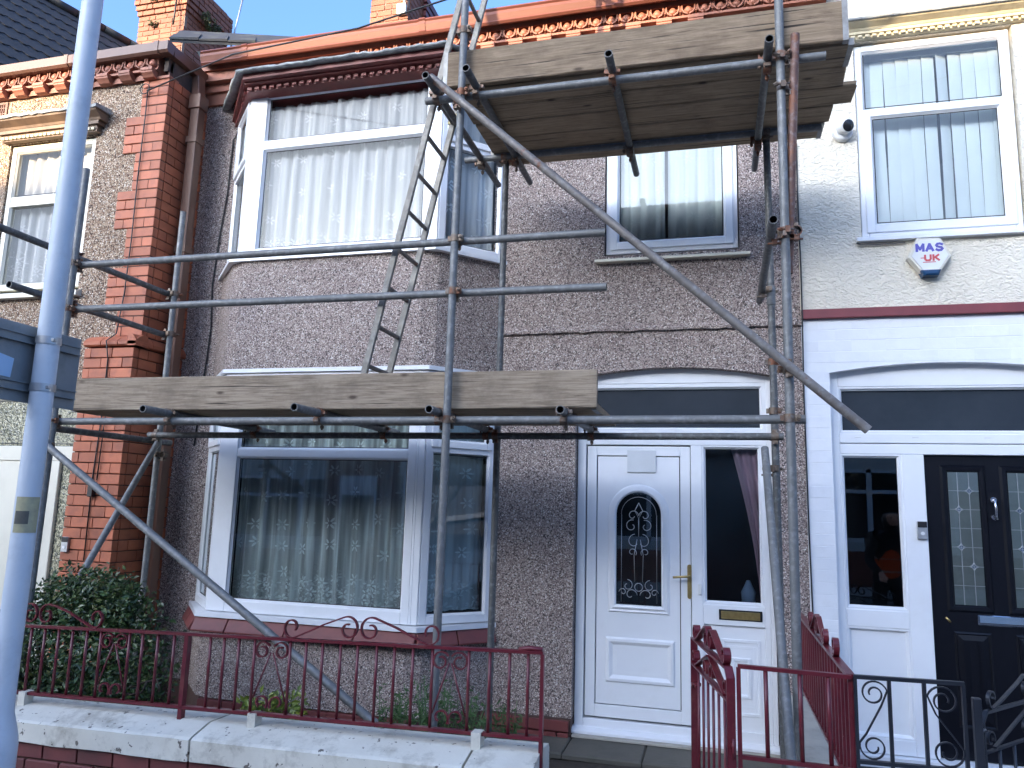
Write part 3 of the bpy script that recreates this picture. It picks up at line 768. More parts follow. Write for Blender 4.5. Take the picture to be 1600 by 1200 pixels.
# door leaf
dl = MB(); lx0, lx1, lz0, lz1 = -.975, -.18, .20, 2.24
a0, a1 = -.80, -.345; cx = -.5725                       # glazed arch opening
gx0, gx1, gz0, gz1 = -.745, -.395, 1.025, 1.885         # arch: straight to gz1-.175
Rr = (gx1 - gx0) / 2
ys, yl = .098, .15
dl.box(lx0, lx0 + .075, ys, yl, lz0, lz1); dl.box(lx1 - .075, lx1, ys, yl, lz0, lz1)
dl.box(lx0 + .075, lx1 - .075, ys, yl, lz0, lz0 + .09); dl.box(lx0 + .075, lx1 - .075, ys, yl, lz1 - .075, lz1)
leaf = build(dl, 'door', 'upvc', mid, bevel=.004)
px0, px1, pz0, pz1 = lx0 + .082, lx1 - .082, lz0 + .097, lz1 - .082
pl = MB(); yp = .106
arc = [(cx + Rr * math.cos(math.pi * k / 16), gz1 - Rr + Rr * math.sin(math.pi * k / 16)) for k in range(17)]
pl.poly([(px0, yp, pz0), (px1, yp, pz0), (px1, yp, gz0), (px0, yp, gz0)])
pl.poly([(px0, yp, gz0), (gx0, yp, gz0), (gx0, yp, gz1 - Rr), (px0, yp, gz1 - Rr)])
pl.poly([(gx1, yp, gz0), (px1, yp, gz0), (px1, yp, gz1 - Rr), (gx1, yp, gz1 - Rr)])
outer = [(px1, gz1 - Rr), (px1, pz1), (px0, pz1), (px0, gz1 - Rr)]
top = [(px1, yp, gz1 - Rr)] 
for k in range(16):
    (xa, za), (xb, zb) = arc[k], arc[k + 1]
    def edge(x, z):
        d = Vector((x - cx, 0, z - (gz1 - Rr)))
        if d.length < 1e-6: d = Vector((0, 0, 1))
        d.normalize(); t = 9e9
        if d.x > 1e-6: t = min(t, (px1 - cx) / d.x)
        if d.x < -1e-6: t = min(t, (px0 - cx) / d.x)
        if d.z > 1e-6: t = min(t, (pz1 - gz1 + Rr) / d.z)
        return (cx + d.x * t, yp, gz1 - Rr + d.z * t)
    ea, eb = edge(xa, za), edge(xb, zb)
    cn = []
    if abs(ea[0] - eb[0]) > 1e-5 and abs(ea[2] - eb[2]) > 1e-5: cn = [(px1 if xa > cx else px0, yp, pz1)]
    pl.poly([(xa, yp, za), ea, *cn, eb, (xb, yp, zb)])
build(pl, 'door_panel', 'upvc', leaf)
# moulded ring round the arch
def arch_path(o, zb): return [(gx0 - o, zb)] + [(cx - (Rr + o) * math.cos(math.pi * k / 18), gz1 - Rr + (Rr + o) * math.sin(math.pi * k / 18)) for k in range(19)] + [(gx1 + o, zb)]
mr_ = MB()
rg = []
prof = [(-.004, .110), (-.002, .090), (.016, .084), (.034, .098), (.046, .094), (.058, .106)]
lines = [[(x, y, z) for x, z in arch_path(o, gz0 - o)] for o, y in prof]
mr_.loft(lines, False, False, True)
# sill piece of the moulding
for (o, y), (o2, y2) in zip(prof, prof[1:]):
    mr_.poly([(gx0 - o, y, gz0 - o), (gx1 + o, y, gz0 - o), (gx1 + o2, y2, gz0 - o2), (gx0 - o2, y2, gz0 - o2)][::-1])
build(mr_, 'arch_moulding', 'upvc', leaf)
build(MB().poly([(x, .128, z) for x, z in [(gx0 - .01, gz0 - .01), (gx1 + .01, gz0 - .01)] + [(cx + (Rr + .01) * math.cos(math.pi * k / 16), gz1 - Rr + (Rr + .01) * math.sin(math.pi * k / 16)) for k in range(17)]]), 'arched_pane', 'pane_glass', leaf)
build(MB().box(gx0 - .01, gx1 + .01, .135, .14, gz0 - .01, gz1 + .01), 'pane_backing', 'lens_dark', leaf)
# bevel-cut scrollwork in the arched pane
sw = MB(); sw.k = 0
def spiral(cx_, cz_, r0, r1, a0, a1, n=14): return [(cx_ + (r0 + (r1 - r0) * i / n) * math.cos(a0 + (a1 - a0) * i / n), cz_ + (r0 + (r1 - r0) * i / n) * math.sin(a0 + (a1 - a0) * i / n)) for i in range(n + 1)]
def lead_line(pts2, r=.0028): sw.path([(x, .122, z) for x, z in pts2], r, 5)
for s_ in (-1, 1):
    lead_line([(cx + s_ * x, z) for x, z in spiral(.045, 1.70, .045, .012, math.pi, -math.pi * .9)])
    lead_line([(cx + s_ * x, z) for x, z in spiral(.055, 1.62, .05, .014, math.pi * .6, -math.pi * 1.3)])
    lead_line([(cx + s_ * x, z) for x, z in spiral(.03, 1.50, .06, .02, math.pi * .5, -math.pi * .8)])
    lead_line([(cx + s_ * x, z) for x, z in spiral(.05, 1.42, .035, .012, math.pi * 1.2, -math.pi * .6)])
    lead_line([(cx + s_ * .012, 1.52), (cx + s_ * .035, 1.40), (cx + s_ * .03, 1.20)])
    lead_line([(cx + s_ * x, z) for x, z in spiral(.085, 1.17, .045, .012, math.pi * .5, math.pi * 2.4)])
    lead_line([(cx + s_ * x, z) for x, z in spiral(.06, 1.10, .05, .012, math.pi, -math.pi * .7)])
    lead_line([(cx + s_ * x, z) for x, z in spiral(.12, 1.12, .03, .008, 0, math.pi * 2)])
lead_line([(cx, 1.80), (cx - .03, 1.74), (cx, 1.68), (cx + .03, 1.74), (cx, 1.80)])
lead_line([(cx, 1.68), (cx, 1.54)])
lead_line(spiral(cx, 1.16, .03, .03, 0, 6.3))
lead_line([(x, z) for x, z in [(cx - (Rr - .04) * math.cos(math.pi * k / 14), gz1 - Rr + (Rr - .04) * math.sin(math.pi * k / 14)) for k in range(15)]], .002)
for xx in (gx0 + .04, gx1 - .04): lead_line([(xx, gz0 + .02), (xx, gz1 - Rr)], .002)
build(sw, 'scroll_leading', 'aluminium', leaf)
# raised lower panel
rp = MB(); x0_, x1_, z0_, z1_ = -.82, -.30, .455, .785
for (i0, ya), (i1, yb_) in zip([(0, .106), (.012, .09), (.03, .088), (.055, .104)], [(.012, .09), (.03, .088), (.055, .104), (.09, .104)]):
    A = [(x0_ + i0, ya, z0_ + i0), (x1_ - i0, ya, z0_ + i0), (x1_ - i0, ya, z1_ - i0), (x0_ + i0, ya, z1_ - i0)]
    B = [(x0_ + i1, yb_, z0_ + i1), (x1_ - i1, yb_, z0_ + i1), (x1_ - i1, yb_, z1_ - i1), (x0_ + i1, yb_, z1_ - i1)]
    rp.loft([A, B], True, False)
build(rp, 'raised_panel', 'upvc', leaf)
hd = MB(); hd.lathe([(.016, -.012), (.016, -.004), (.012, 0)], (-.19, .096, 1.335), 'Y'); hd.box(-.206, -.174, .083, .098, 1.115, 1.335); hd.lathe([(.016, -.012), (.016, -.004), (.012, 0)], (-.19, .096, 1.115), 'Y')
hd.path([(-.19, .09, 1.265), (-.19, .04, 1.265), (-.215, .032, 1.265), (-.31, .03, 1.255)], .009, 8)
build(hd, 'handle', 'brass', leaf)
build(MB().cbox(-.66, -.44, .092, .1065, 2.035, 2.21, .003), 'number_plate', 'pale_plate', leaf)
lp = MB().cbox(.02, .325, .078, .0845, .965, 1.04, .003); letter = build(lp, 'letter_plate', 'black_plastic', door_set)
build(MB().cbox(.035, .31, .070, .0775, .975, 1.03, .003), 'flap', 'brass', letter)
build(MB().ext_x([(.02, .085), (.16, .085), (.16, .132), (.05, .125), (.02, .105)], -1.065, .425), 'threshold', 'upvc', door_set, bevel=.003)
tag(build(MB().cbox(-.128, -.102, .068, .0845, 1.135, 1.215, .004).lathe([(.008, -.004), (.007, 0)], (-.115, .066, 1.175), 'Y', 12), 'doorbell', 'white_plastic', bevel=.002), 'small white doorbell push on the frame right of the white door', 'doorbell')

# eaves of the middle house
ev = build(MB().box(XL, .9, -.03, .2, 5.54, 5.66).box(XL, .9, -.125, .2, 5.738, 5.757).box(XL, .9, -.130, .2, 5.850, 5.90), 'frieze', 'terracotta', mid)
build(MB().box(XL, .9, -.06, .2, 5.66, 5.738).box(XL, .9, -.105, .2, 5.757, 5.850), 'frieze_back', 'terracotta_aged', mid)
build(MB().box(XL + .05, .9, -.205, .19, 5.902, 5.915), 'soffit', 'soffit_dark', mid)
def egg_mesh(mat):
    mb = MB(); rings = []
    for k in range(9):
        t = k / 8; z = -.040 + .078 * t; r = .036 * math.sin(math.pi * (.10 + .86 * t) ** .8) ** .75 if 0 < t < 1 else .004
        rings.append([(r * math.cos(a), -.002 - r * .95 * math.sin(a), z) for a in [math.pi * j / 8 for j in range(9)]])
    mb.loft(rings, False, False, True)
    return mb.mesh('egg', mat)
def dart_mesh(mat):
    mb = MB()
    W_ = Vector((0, 1, 0))
    for s_ in (-1, 1):
        mb.path([(s_ * .012, -.012, .040), (s_ * .013, -.014, .0), (s_ * .026, -.014, -.028), (s_ * .055, -.012, -.043)], .0055, 4, wide=(W_, .03))
        mb.path([(s_ * .004, -.008, .038), (s_ * .005, -.01, -.02)], .0035, 4, wide=(W_, .02))
    mb.loft([[(-.009, -.002, -.04), (0, -.02, -.035), (.009, -.002, -.04)], [(-.003, -.002, .03), (0, -.012, .03), (.003, -.002, .03)]], True, True)
    return mb.mesh('dart', mat)
EGG, DART, EGGA, DARTA = egg_mesh('terracotta'), dart_mesh('terracotta'), egg_mesh('terracotta_aged'), dart_mesh('terracotta_aged')
def modillion_mesh(mat):
    mb = MB()
    prof = [(.02, .05), (-.075, .05), (-.075, .022), (-.068, .018), (-.068, .004), (-.05, -.012), (-.035, -.03), (-.012, -.034), (.02, -.034)]
    return mb.loft([[(-.062, y, z) for y, z in prof], [(.062, y, z) for y, z in prof]]).mesh('modillion', mat)
MOD, MODA = modillion_mesh('terracotta'), modillion_mesh('terracotta_aged')
for i in range(-25, 21):
    x = -.03 + i * .1262
    if x > .97 or x < XL + .06: continue
    inst(EGG, 'egg', ev, (x, -.112, 5.806)); inst(DART, 'dart', ev, (x + .0631, -.112, 5.806))
for i in range(-12, 5):
    x = -1.36 + (i + 1) * .2524
    if XL + .1 < x < .95: inst(MOD, 'modillion', ev, (x, -.078, 5.690))
# cast gutter with ogee face
gp = [(-.15, 5.975), (-.15, 5.985), (-.245, 5.99), (-.255, 5.972), (-.24, 5.96), (-.245, 5.93), (-.225, 5.885), (-.23, 5.87), (-.212, 5.855), (-.15, 5.885)]
gm = build(MB().ext_x(gp, -4.733, .93), 'gutter', 'red_gutter', mid)
for x in (-4.25, -2.45, -.72): build(MB().ext_x([(y - .006, z + (.004 if z > 5.85 else -.004)) for y, z in gp], x - .03, x + .03), 'gutter_joint', 'red_gutter', gm)
# slate roof plane and ridge (behind the gutter)
build(MB().poly([(XL, -.16, 5.985), (4.0, -.16, 5.985), (4.0, 4.6, 9.0), (XL, 4.6, 9.0)]).poly([(XL, 4.6, 9.0), (4.0, 4.6, 9.0), (4.0, 9.2, 5.9), (XL, 9.2, 5.9)]), 'roof', 'slate', mid)
# chimney stacks: every brick a piece
def chimney(parent, x0, x1, y0, y1, z0, z1, corb, mat):
    ch = build(MB().box(x0 + .012, x1 - .012, y0 + .012, y1 - .012, z0 - 2.2, z1), 'chimney', 'mortar', parent)
    n = int((z1 - z0) / .092)
    for k in range(n):
        z = z0 + k * .092; e = .0
        if corb and z > corb: e = .022 * min(3, 1 + int((z - corb) / .092))
        hs = [.225, .112] if k % 2 else [.112, .225]
        def row(a, b, horiz):
            p = a; q = 0; seq = []
            while p < b - .02:
                l = min(hs[q % 2] if R.random() < .7 else .225, b - p); seq.append((p, p + l)); p += l; q += 1
            for s0, s1 in seq:
                w = s1 - s0 - .012
                if w < .03: continue
                if horiz: inst(brick_mesh(round(w, 2), .06, .080, mat), 'brick', ch, ((s0 + s1) / 2, y0 - e + .03 + R.uniform(-.002, .002), z + .04))
                else: inst(brick_mesh(.06, round(w, 2), .080, mat), 'brick', ch, (x1 + e - .03 + R.uniform(-.002, .002), (s0 + s1) / 2, z + .04))
        row(x0 - e, x1 + e, True); row(y0 - e + .065, y1 + e, False)
    return ch
ch2 = chimney(mid, -4.66, -4.07, 3.0, 4.25, 8.0, 9.3, None, 'chimney_brick')
for k in range(5):   # oversailing courses seen on the flank
    build(MB().box(-4.06 + .0, -4.06 + .03 + k * .006, 3.5, 4.3, 8.62 + k * .11, 8.70 + k * .11), 'oversail_course', 'painted_brick', ch2)
build(MB().cbox(-4.22, -4.09, 2.93, 2.99, 8.50, 8.66, .01).path([(-4.11, 2.95, 8.65), (-4.11, 2.94, 9.3)], .02, 6), 'cable_bracket', 'alarm_cream', ch2)

# ------------------------------------------------------------------ LEFT HOUSE
lh = thing('terraced_house', 'left terraced house with red brick corner pier, brown gutter and sunlit pebbledash', 'house', (-7.4, -.53, -.05), 'terraced houses in a row')
YF = -.53
mb = MB()
LW = (-6.55, -5.545, 3.56, 5.06)
wall_sheet(mb, -10.2, -4.80, 3.05, 5.56, YF, [LW], .12)
wall_sheet(mb, -10.2, -4.80, -.3, 3.05, YF, [(-6.4, -5.30, -.05, 2.62)], .12)
build(mb, 'wall', 'pebbledash_tan', lh)
build(MB().poly([(-4.80, YF, -.3), (-4.80, .02, -.3), (-4.80, .02, 5.7), (-4.80, YF, 5.7)]).poly([(-10.2, YF, -.3), (-10.2, 4, -.3), (-10.2, 4, 5.7), (-10.2, YF, 5.7)]), 'flank_wall', 'mortar_dark', lh)
room(-9.8, -4.9, -.40, 3.2, 3.1, 5.6, lh, 'room_pale'); room(-9.8, -4.9, -.40, 3.2, 0, 2.9, lh)
# quoined pier above, plain pier below
q_up = build(MB().box(-5.045, -4.795, YF - .012, YF + .02, 3.1, 5.56).box(-4.81, -4.792, YF - .012, .02, 3.1, 5.60), 'quoin_pier', 'mortar_dark', lh)
C_ = .0905
def pier_rows(parent, z0, n, front_spans, ret_y1, yf, xr, mat, hh=C_ - .008):
    for k in range(n):
        z = z0 + k * C_ + hh / 2
        a, b = front_spans(k)
        x = b; odd = k % 2
        hdr, stx = .108, .222
        l = hdr if odd else stx
        first = True
        while x > a + .02:
            w = min(l, x - a)
            if x - w - a < .05: w = x - a
            inst(brick_mesh(round(w - .007, 3), .06, hh, mat), 'brick', parent, (x - w / 2 + (0 if not first else 0), yf + .03 - .016 + R.uniform(-.0015, .0015), z))
            x -= w; l = stx if not first or odd else stx; first = False
        y = yf + .045; l = stx if odd else hdr; 
        while y < ret_y1 - .03:
            w = min(l, ret_y1 - y)
            inst(brick_mesh(.06, round(w - .007, 3), hh, mat), 'brick', parent, (xr - .03 + .004 + R.uniform(-.0015, .0015), y + w / 2, z))
            y += w; l = stx
def span_up(k):
    kk = (26 - k)                              # from the top: 4 narrow, 4 wide ...
    return (-5.07 if (kk // 4) % 2 == 0 else -5.215, -4.785)
pier_rows(q_up, 3.115, 27, span_up, 0.0, YF, -4.785, 'pressed_brick')
q_lo = build(MB().box(-5.29, -4.80, -.60, YF + .02, -.3, 3.0).box(-4.83, -4.795, -.60, .02, -.3, 3.0), 'pier', 'mortar_dark', lh)
pier_rows(q_lo, .38, 29, lambda k: (-5.30, -4.785), 0.0, -.60, -4.785, 'pressed_brick')
# moulded offset course between them
for a, b in ((-5.30, -5.12), (-5.115, -4.945), (-4.94, -4.752)):
    prof = [(-.50, 3.01), (-.625, 3.01), (-.64, 3.022), (-.64, 3.05), (-.60, 3.09), (-.555, 3.112), (-.50, 3.112)]
    build(MB().loft([[(a + .002, y, z) for y, z in prof], [(b - .002, y, z) for y, z in prof]]), 'moulded_brick', 'pressed_brick', q_lo)
prof = [(-4.84, 3.01), (-4.765, 3.01), (-4.752, 3.022), (-4.752, 3.05), (-4.775, 3.09), (-4.80, 3.112), (-4.84, 3.112)]
for a, b in ((-.64, -.43), (-.426, -.21), (-.206, 0)):
    build(MB().loft([[(x, a, z) for x, z in prof], [(x, b, z) for x, z in prof]]), 'moulded_brick', 'pressed_brick', q_lo)
# eaves
lf = build(MB().box(-10.2, -4.78, YF - .03, YF + .1, 5.535, 5.56).box(-10.2, -4.90, YF - .062, YF + .1, 5.605, 5.625).box(-10.2, -4.90, YF - .075, YF + .1, 5.728, 5.76), 'frieze', 'terracotta', lh)
build(MB().box(-10.2, -4.90, YF - .015, YF + .1, 5.56, 5.605).box(-10.2, -4.90, YF - .045, YF + .1, 5.625, 5.728), 'frieze_back', 'terracotta_aged', lh)
for i in range(15):
    x = -4.945 - i * .1235
    inst(EGGA, 'egg', lf, (x, YF - .055, 5.680)); inst(DARTA, 'dart', lf, (x - .062, YF - .055, 5.680))
for i in range(9): inst(MOD, 'modillion', lf, (-4.975 - i * .247, YF - .03, 5.568))
for i in range(9): build(MB().loft([[(-5.098 - i * .247 + dx, YF - .034, z) for dx, z in ((-.05, 5.535), (.05, 5.535), (.035, 5.575), (0, 5.59), (-.035, 5.575))], [(-5.098 - i * .247 + dx, YF - .01, z) for dx, z in ((-.05, 5.535), (.05, 5.535), (.035, 5.575), (0, 5.59), (-.035, 5.575))]]), 'frieze_lug', 'terracotta', lf)
gpl = [(-.57, 5.82), (-.57, 5.83), (-.655, 5.836), (-.672, 5.83), (-.672, 5.745), (-.652, 5.725), (-.585, 5.725)]
gl = build(MB().ext_x(gpl, -10.2, -4.735), 'gutter', 'brown_gutter', lh)
for x in (-4.86, -5.87, -7.0): build(MB().ext_x([(y - .006 if y < -.65 else y, z + (.005 if z > 5.8 else -.005)) for y, z in gpl], x - .022, x + .022), 'gutter_joint', 'brown_gutter', gl)
build(MB().box(-4.83, -4.737, -.57, -.06, 5.73, 5.828), 'return_gutter', 'brown_gutter', lh)
build(MB().box(-10.2, -4.85, -.584, -.40, 5.765, 5.80).box(-4.845, -4.80, -.56, .1, 5.60, 5.80).box(-4.80, -4.788, -.50, .0, 5.55, 5.72), 'soffit', 'soffit_dark', lh)
# downpipe in the corner
dp = MB()
dp.box(-4.735, -4.64, -.30, -.205, -.2, 5.38); dp.loft([[(-4.735, -.30, 5.38), (-4.64, -.30, 5.38), (-4.64, -.205, 5.38), (-4.735, -.205, 5.38)], [(-4.80, -.25, 5.735), (-4.72, -.25, 5.735), (-4.72, -.15, 5.735), (-4.80, -.15, 5.735)]])
dpo = build(dp, 'downpipe', 'brown_gutter', lh, bevel=.008)
build(MB().box(-4.75, -4.625, -.315, -.19, 5.36, 5.50), 'hopper_socket', 'brown_gutter', dpo, bevel=.006)
for z in (5.02, 3.95, 2.6): build(MB().box(-4.745, -4.63, -.31, -.195, z, z + .06).box(-4.79, -4.74, -.27, -.24, z + .01, z + .05), 'pipe_clip', 'brown_gutter', dpo)
# upper window and its timber cornice
mb = MB(); ring_bars(mb, -6.545, -5.55, 3.60, 5.045, .055, YF + .02, YF + .09); mb.box(-6.49, -5.605, YF + .022, YF + .088, 4.43, 4.53)
lw = build(mb, 'window', 'upvc_cream', lh, bevel=.005)
add_pane(lw, -6.48, -5.615, 4.545, 4.98, YF + .05); add_pane(lw, -6.48, -5.615, 3.665, 4.42, YF + .05)
build(MB().ext_x([(YF - .06, 3.50), (YF + .1, 3.50), (YF + .1, 3.60), (YF - .06, 3.545)], -6.62, -5.50), 'sill', 'upvc_cream', lw, bevel=.004)
lc = build(MB().box(-6.60, -5.49, YF - .06, YF + .02, 5.065, 5.13).box(-6.63, -5.46, YF - .085, YF + .02, 5.13, 5.165).ext_x([(YF + .02, 5.165), (YF - .09, 5.165), (YF - .10, 5.185), (YF - .16, 5.225), (YF - .165, 5.245), (YF + .02, 5.245)], -6.66, -5.43), 'window_cornice', 'brown_timber', lh)
dm = MB().cbox(-.018, .018, -.01, .01, -.014, .014, .003).mesh('dentil', 'cream_timber')
for i in range(22): inst(dm, 'dentil', lc, (-6.575 + i * .05, YF - .068, 5.09))
rings = []
for i in range(26):
    x = -6.70 + i * 1.29 / 25; q = R.uniform(-.006, .006)
    rings.append([(x, YF - .18, 5.243 + q), (x, YF - .185, 5.268 + q), (x, YF - .17, 5.276 + q), (x, YF + .0, 5.30), (x, YF + .0, 5.246)])
build(MB().loft(rings, True, True), 'lead_flashing', 'lead', lc)
# air brick
ab = MB(); ring_bars(ab, -6.93, -6.655, 5.345, 5.52, .02, YF - .012, YF + .02); ab.box(-6.93, -6.655, YF + .004, YF + .01, 5.345, 5.52)
for k in range(1, 11): ab.box(-6.93 + k * .025 - .004, -6.93 + k * .025 + .004, YF - .010, YF + .01, 5.365, 5.50)
for k in range(1, 3): ab.box(-6.91, -6.675, YF - .009, YF + .01, 5.345 + k * .058 - .004, 5.345 + k * .058 + .004)
build(ab, 'air_brick', 'air_brick', lh)
# ground floor entrance screen: cream frames and obscure glass
mb = MB(); ring_bars(mb, -6.4, -5.31, -.05, 2.62, .05, YF + .03, YF + .10); mb.box(-6.35, -5.36, YF + .032, YF + .098, 2.02, 2.15); mb.box(-5.66, -5.54, YF + .034, YF + .098, -.02, 2.02)
ld = build(mb, 'entrance_frame', 'upvc_cream', lh, bevel=.006)
build(MB().box(-6.35, -5.66, YF + .045, YF + .09, 0, 2.02), 'door', 'upvc_cream', lh)
add_pane(ld, -6.34, -5.375, 2.17, 2.56, YF + .06, None, 'obscure_glass', 'fanlight_pane'); add_pane(ld, -5.53, -5.37, .05, 2.005, YF + .06, None, 'obscure_glass', 'side_pane')
# tiled roof slope: each tile a piece
rd = Vector((math.sin(rad(17)), math.cos(rad(17)), 0)); rn = Vector((rd.y, -rd.x, 0))
RID = Vector((-9.10, 3.30, 8.98))                     # a point on the ridge
dn = (rn * math.cos(rad(50)) - Vector((0, 0, math.sin(rad(50))))).normalized(); nrm = rd.cross(dn); nrm = -nrm if nrm.z < 0 else nrm
rmb = MB().poly([RID - rd * 4.2 - nrm * .02, RID + rd * .3 - nrm * .02, RID + rd * .3 + dn * 3.5 - nrm * .02, RID - rd * 4.2 + dn * 3.5 - nrm * .02])
lroof = build(rmb, 'roof', 'roof_tile', lh)
tm = MB(); prof = [(x / 12 * .30, .030 * (1 + math.cos(2 * math.pi * x / 6))) for x in range(13)]
TM = Matrix(((rd.x, dn.x, nrm.x, 0), (rd.y, dn.y, nrm.y, 0), (rd.z, dn.z, nrm.z, 0), (0, 0, 0, 1)))
tm.loft([[(x, 0, z + .004) for x, z in prof], [(x, .33, z + .036) for x, z in prof]], False, False, True)
tm.loft([[(x, .33, z + .036) for x, z in prof], [(x, .33, z + .004) for x, z in prof]], False, False)
TILE = tm.mesh('tile', 'roof_tile')
for r_ in range(12):
    for c_ in range(-13, 1):
        p = RID + rd * (c_ * .30 + (.0)) + dn * (.02 + r_ * .30)
        inst(TILE, 'tile', lroof, p, TM.to_3x3().to_4x4())
for c_ in range(-10, 1):
    a = RID + rd * c_ * .42
    build(MB().path([a + rd * .004, a + rd * .41], .075, 10), 'ridge_tile', 'slate', lroof)
# slate verge and lead flashing where the two roofs meet
vg = MB()
va, vb_ = Vector((-5.10, -.25, 6.13)), Vector((-4.05, .55, 6.42))
vg.loft([[va, va + Vector((0, 0, .03)), va + Vector((-.6, .8, .75)), va + Vector((-.6, .8, .7))], [vb_, vb_ + Vector((0, 0, .03)), vb_ + Vector((-.6, .8, .75)), vb_ + Vector((-.6, .8, .7))]])
vgo = build(vg, 'slate_verge', 'slate', lh)
for k in range(5):
    a = va.lerp(vb_, k / 5) + Vector((0, -.01, .03)); b = va.lerp(vb_, (k + .98) / 5) + Vector((0, -.01, .034))
    build(MB().loft([[a, a + Vector((0, 0, .018)), a + Vector((-.2, .28, .27)), a + Vector((-.2, .28, .25))], [b, b + Vector((0, 0, .03)), b + Vector((-.2, .28, .28)), b + Vector((-.2, .28, .25))]]), 'slate', 'slate', vgo)
build(MB().poly([(-4.80, -.14, 5.97), (-4.0, -.10, 5.98), (-4.05, .3, 6.3), (-4.9, -.1, 6.1)]), 'lead_flashing', 'slate', lh)
ch1 = chimney(lh, -9.24, -8.32, 3.6, 4.65, 8.75, 10.3, 9.60, 'chimney_brick')

# ------------------------------------------------------------------ RIGHT HOUSE
rh = thing('terraced_house', 'right terraced house with cream roughcast upstairs, white painted brick below and black door', 'house', (3.2, 0, .1), 'terraced houses in a row')
RX1 = 6.0
RW = (1.09, 2.185, 3.80, 5.40)
mb = MB(); wall_sheet(mb, XP, RX1, 3.265, 6.3, -.012, [RW], .12); build(mb, 'upper_wall', 'roughcast_cream', rh)
mb = MB(); wall_sheet(mb, XP, RX1, -.3, 3.19, -.004, [(.83, 2.36, .15, 2.85, 1)], .14); arch_fill(mb, .83, 2.36, 2.785, 2.85, 2.8501, -.004, .14)
lowall = build(mb, 'lower_wall', 'white_masonry', rh)
build(MB().poly([(XP, -.012, 3.2), (XP, .1, 3.2), (XP, .1, 6.3), (XP, -.012, 6.3)]), 'wall_edge', 'roughcast_cream', rh)
# painted bricks that still show through: pier courses and the courses over the arch
for k in range(31):
    z = .18 + k * .0845
    if z > 2.72: break
    brick_run(lowall, XP + .004, .828, z, .0195, 'white_masonry', .19 if k % 2 else .30, .0822, .05, 0 if k % 2 else .1, wh=1)
for k in range(4):
    brick_run(lowall, XP + .004, 2.36, 2.862 + k * .083, .0195, 'white_masonry', .228, .0808, .05, .114 * (k % 2), wh=1)
build(MB().box(XP + .002, RX1, -.045, .05, 3.192, 3.262), 'band_course', 'red_band_paint', rh, bevel=.004)
room(.75, 5.8, .13, 3.5, 3.3, 5.9, rh, 'room_pale'); room(.75, 5.8, .163, 3.5, .1, 2.9, rh)
# cornice over the window
rc = build(MB().box(1.06, 2.26, -.05, .0, 5.405, 5.432).box(1.05, 2.27, -.075, .0, 5.432, 5.455).ext_x([(0, 5.455), (-.08, 5.455), (-.09, 5.47), (-.14, 5.49), (-.15, 5.50), (0, 5.50)], 1.03, 2.29), 'window_cornice', 'cream_timber', rh)
build(MB().ext_x([(0, 5.50), (-.165, 5.50), (-.17, 5.512), (0, 5.55)], 1.01, 2.31), 'lead_flashing', 'lead', rc)
dm2 = MB().cbox(-.016, .016, -.01, .01, -.011, .011, .003).mesh('dentil', 'cream_timber')
for i in range(24): inst(dm2, 'dentil', rc, (1.085 + i * .0505, -.058, 5.419))
mb = MB(); ring_bars(mb, 1.10, 2.17, 3.82, 5.385, .05, .02, .09); mb.box(1.15, 2.12, .022, .088, 4.80, 4.85)
rw = build(mb, 'window', 'upvc', rh, bevel=.005)
mb = MB(); ring_bars(mb, 1.135, 2.135, 3.85, 4.84, .06, .006, .06); build(mb, 'sash', 'upvc', rw, bevel=.005)
add_pane(rw, 1.165, 2.105, 4.865, 5.33, .045, None, 'pane_mirror'); add_pane(rw, 1.21, 2.06, 3.925, 4.765, .03, None, 'pane_mirror')
build(MB().ext_x([(-.06, 3.765), (.09, 3.765), (.09, 3.82), (-.06, 3.795)], 1.05, 2.21), 'sill', 'upvc', rw, bevel=.003)
# door screen
ds = MB(); y0, y1 = .075, .15
ds.box(.835, .895, y0, y1, .15, 2.80); ds.box(2.30, 2.36, y0, y1, .15, 2.80); ds.box(.895, 2.30, y0, y1, 2.69, 2.87)
ds.box(.895, 2.30, y0, y1, 2.275, 2.345); ds.box(.895, 2.30, y0 + .002, y1, 2.195, 2.27); ds.box(1.30, 1.447, y0, y1, .15, 2.195)
ds.box(.895, 1.30, y0, y1, .98, 1.10); ds.box(.895, 1.30, y0, y1, .15, .25)
rf = build(ds, 'door_frame', 'upvc', rh, bevel=.006)
bd = MB(); ring_bars(bd, .895, 2.30, 2.345, 2.69, .012, .08, .11); ring_bars(bd, .895, 1.30, 1.10, 2.195, .012, .08, .11); ring_bars(bd, .895, 1.30, .25, .98, .012, .08, .11); build(bd, 'glazing_bead', 'upvc', rf)
for x in (1.02, 1.40, 1.86, 2.2): build(MB().cbox(x - .022, x + .022, .070, .076, 2.315, 2.322, .002), 'drain_cap', 'white_plastic', rf)
build(pane(.90, 2.30, 2.35, 2.69, .12), 'fanlight_pane', 'pane_navy', rf); build(pane(.90, 1.30, 1.10, 2.20, .12), 'side_pane', 'pane_glass', rf)
build(MB().box(.90, 1.30, .108, .13, .25, .98), 'lower_panel', 'upvc', rf)
build(MB().ext_x([(.0, .10), (.15, .10), (.15, .15), (.02, .14)], .83, 2.36), 'threshold', 'upvc', rf, bevel=.003)
bdoor = build(MB().box(1.449, 2.298, .112, .15, .155, 2.192), 'door', 'black_door', rh)
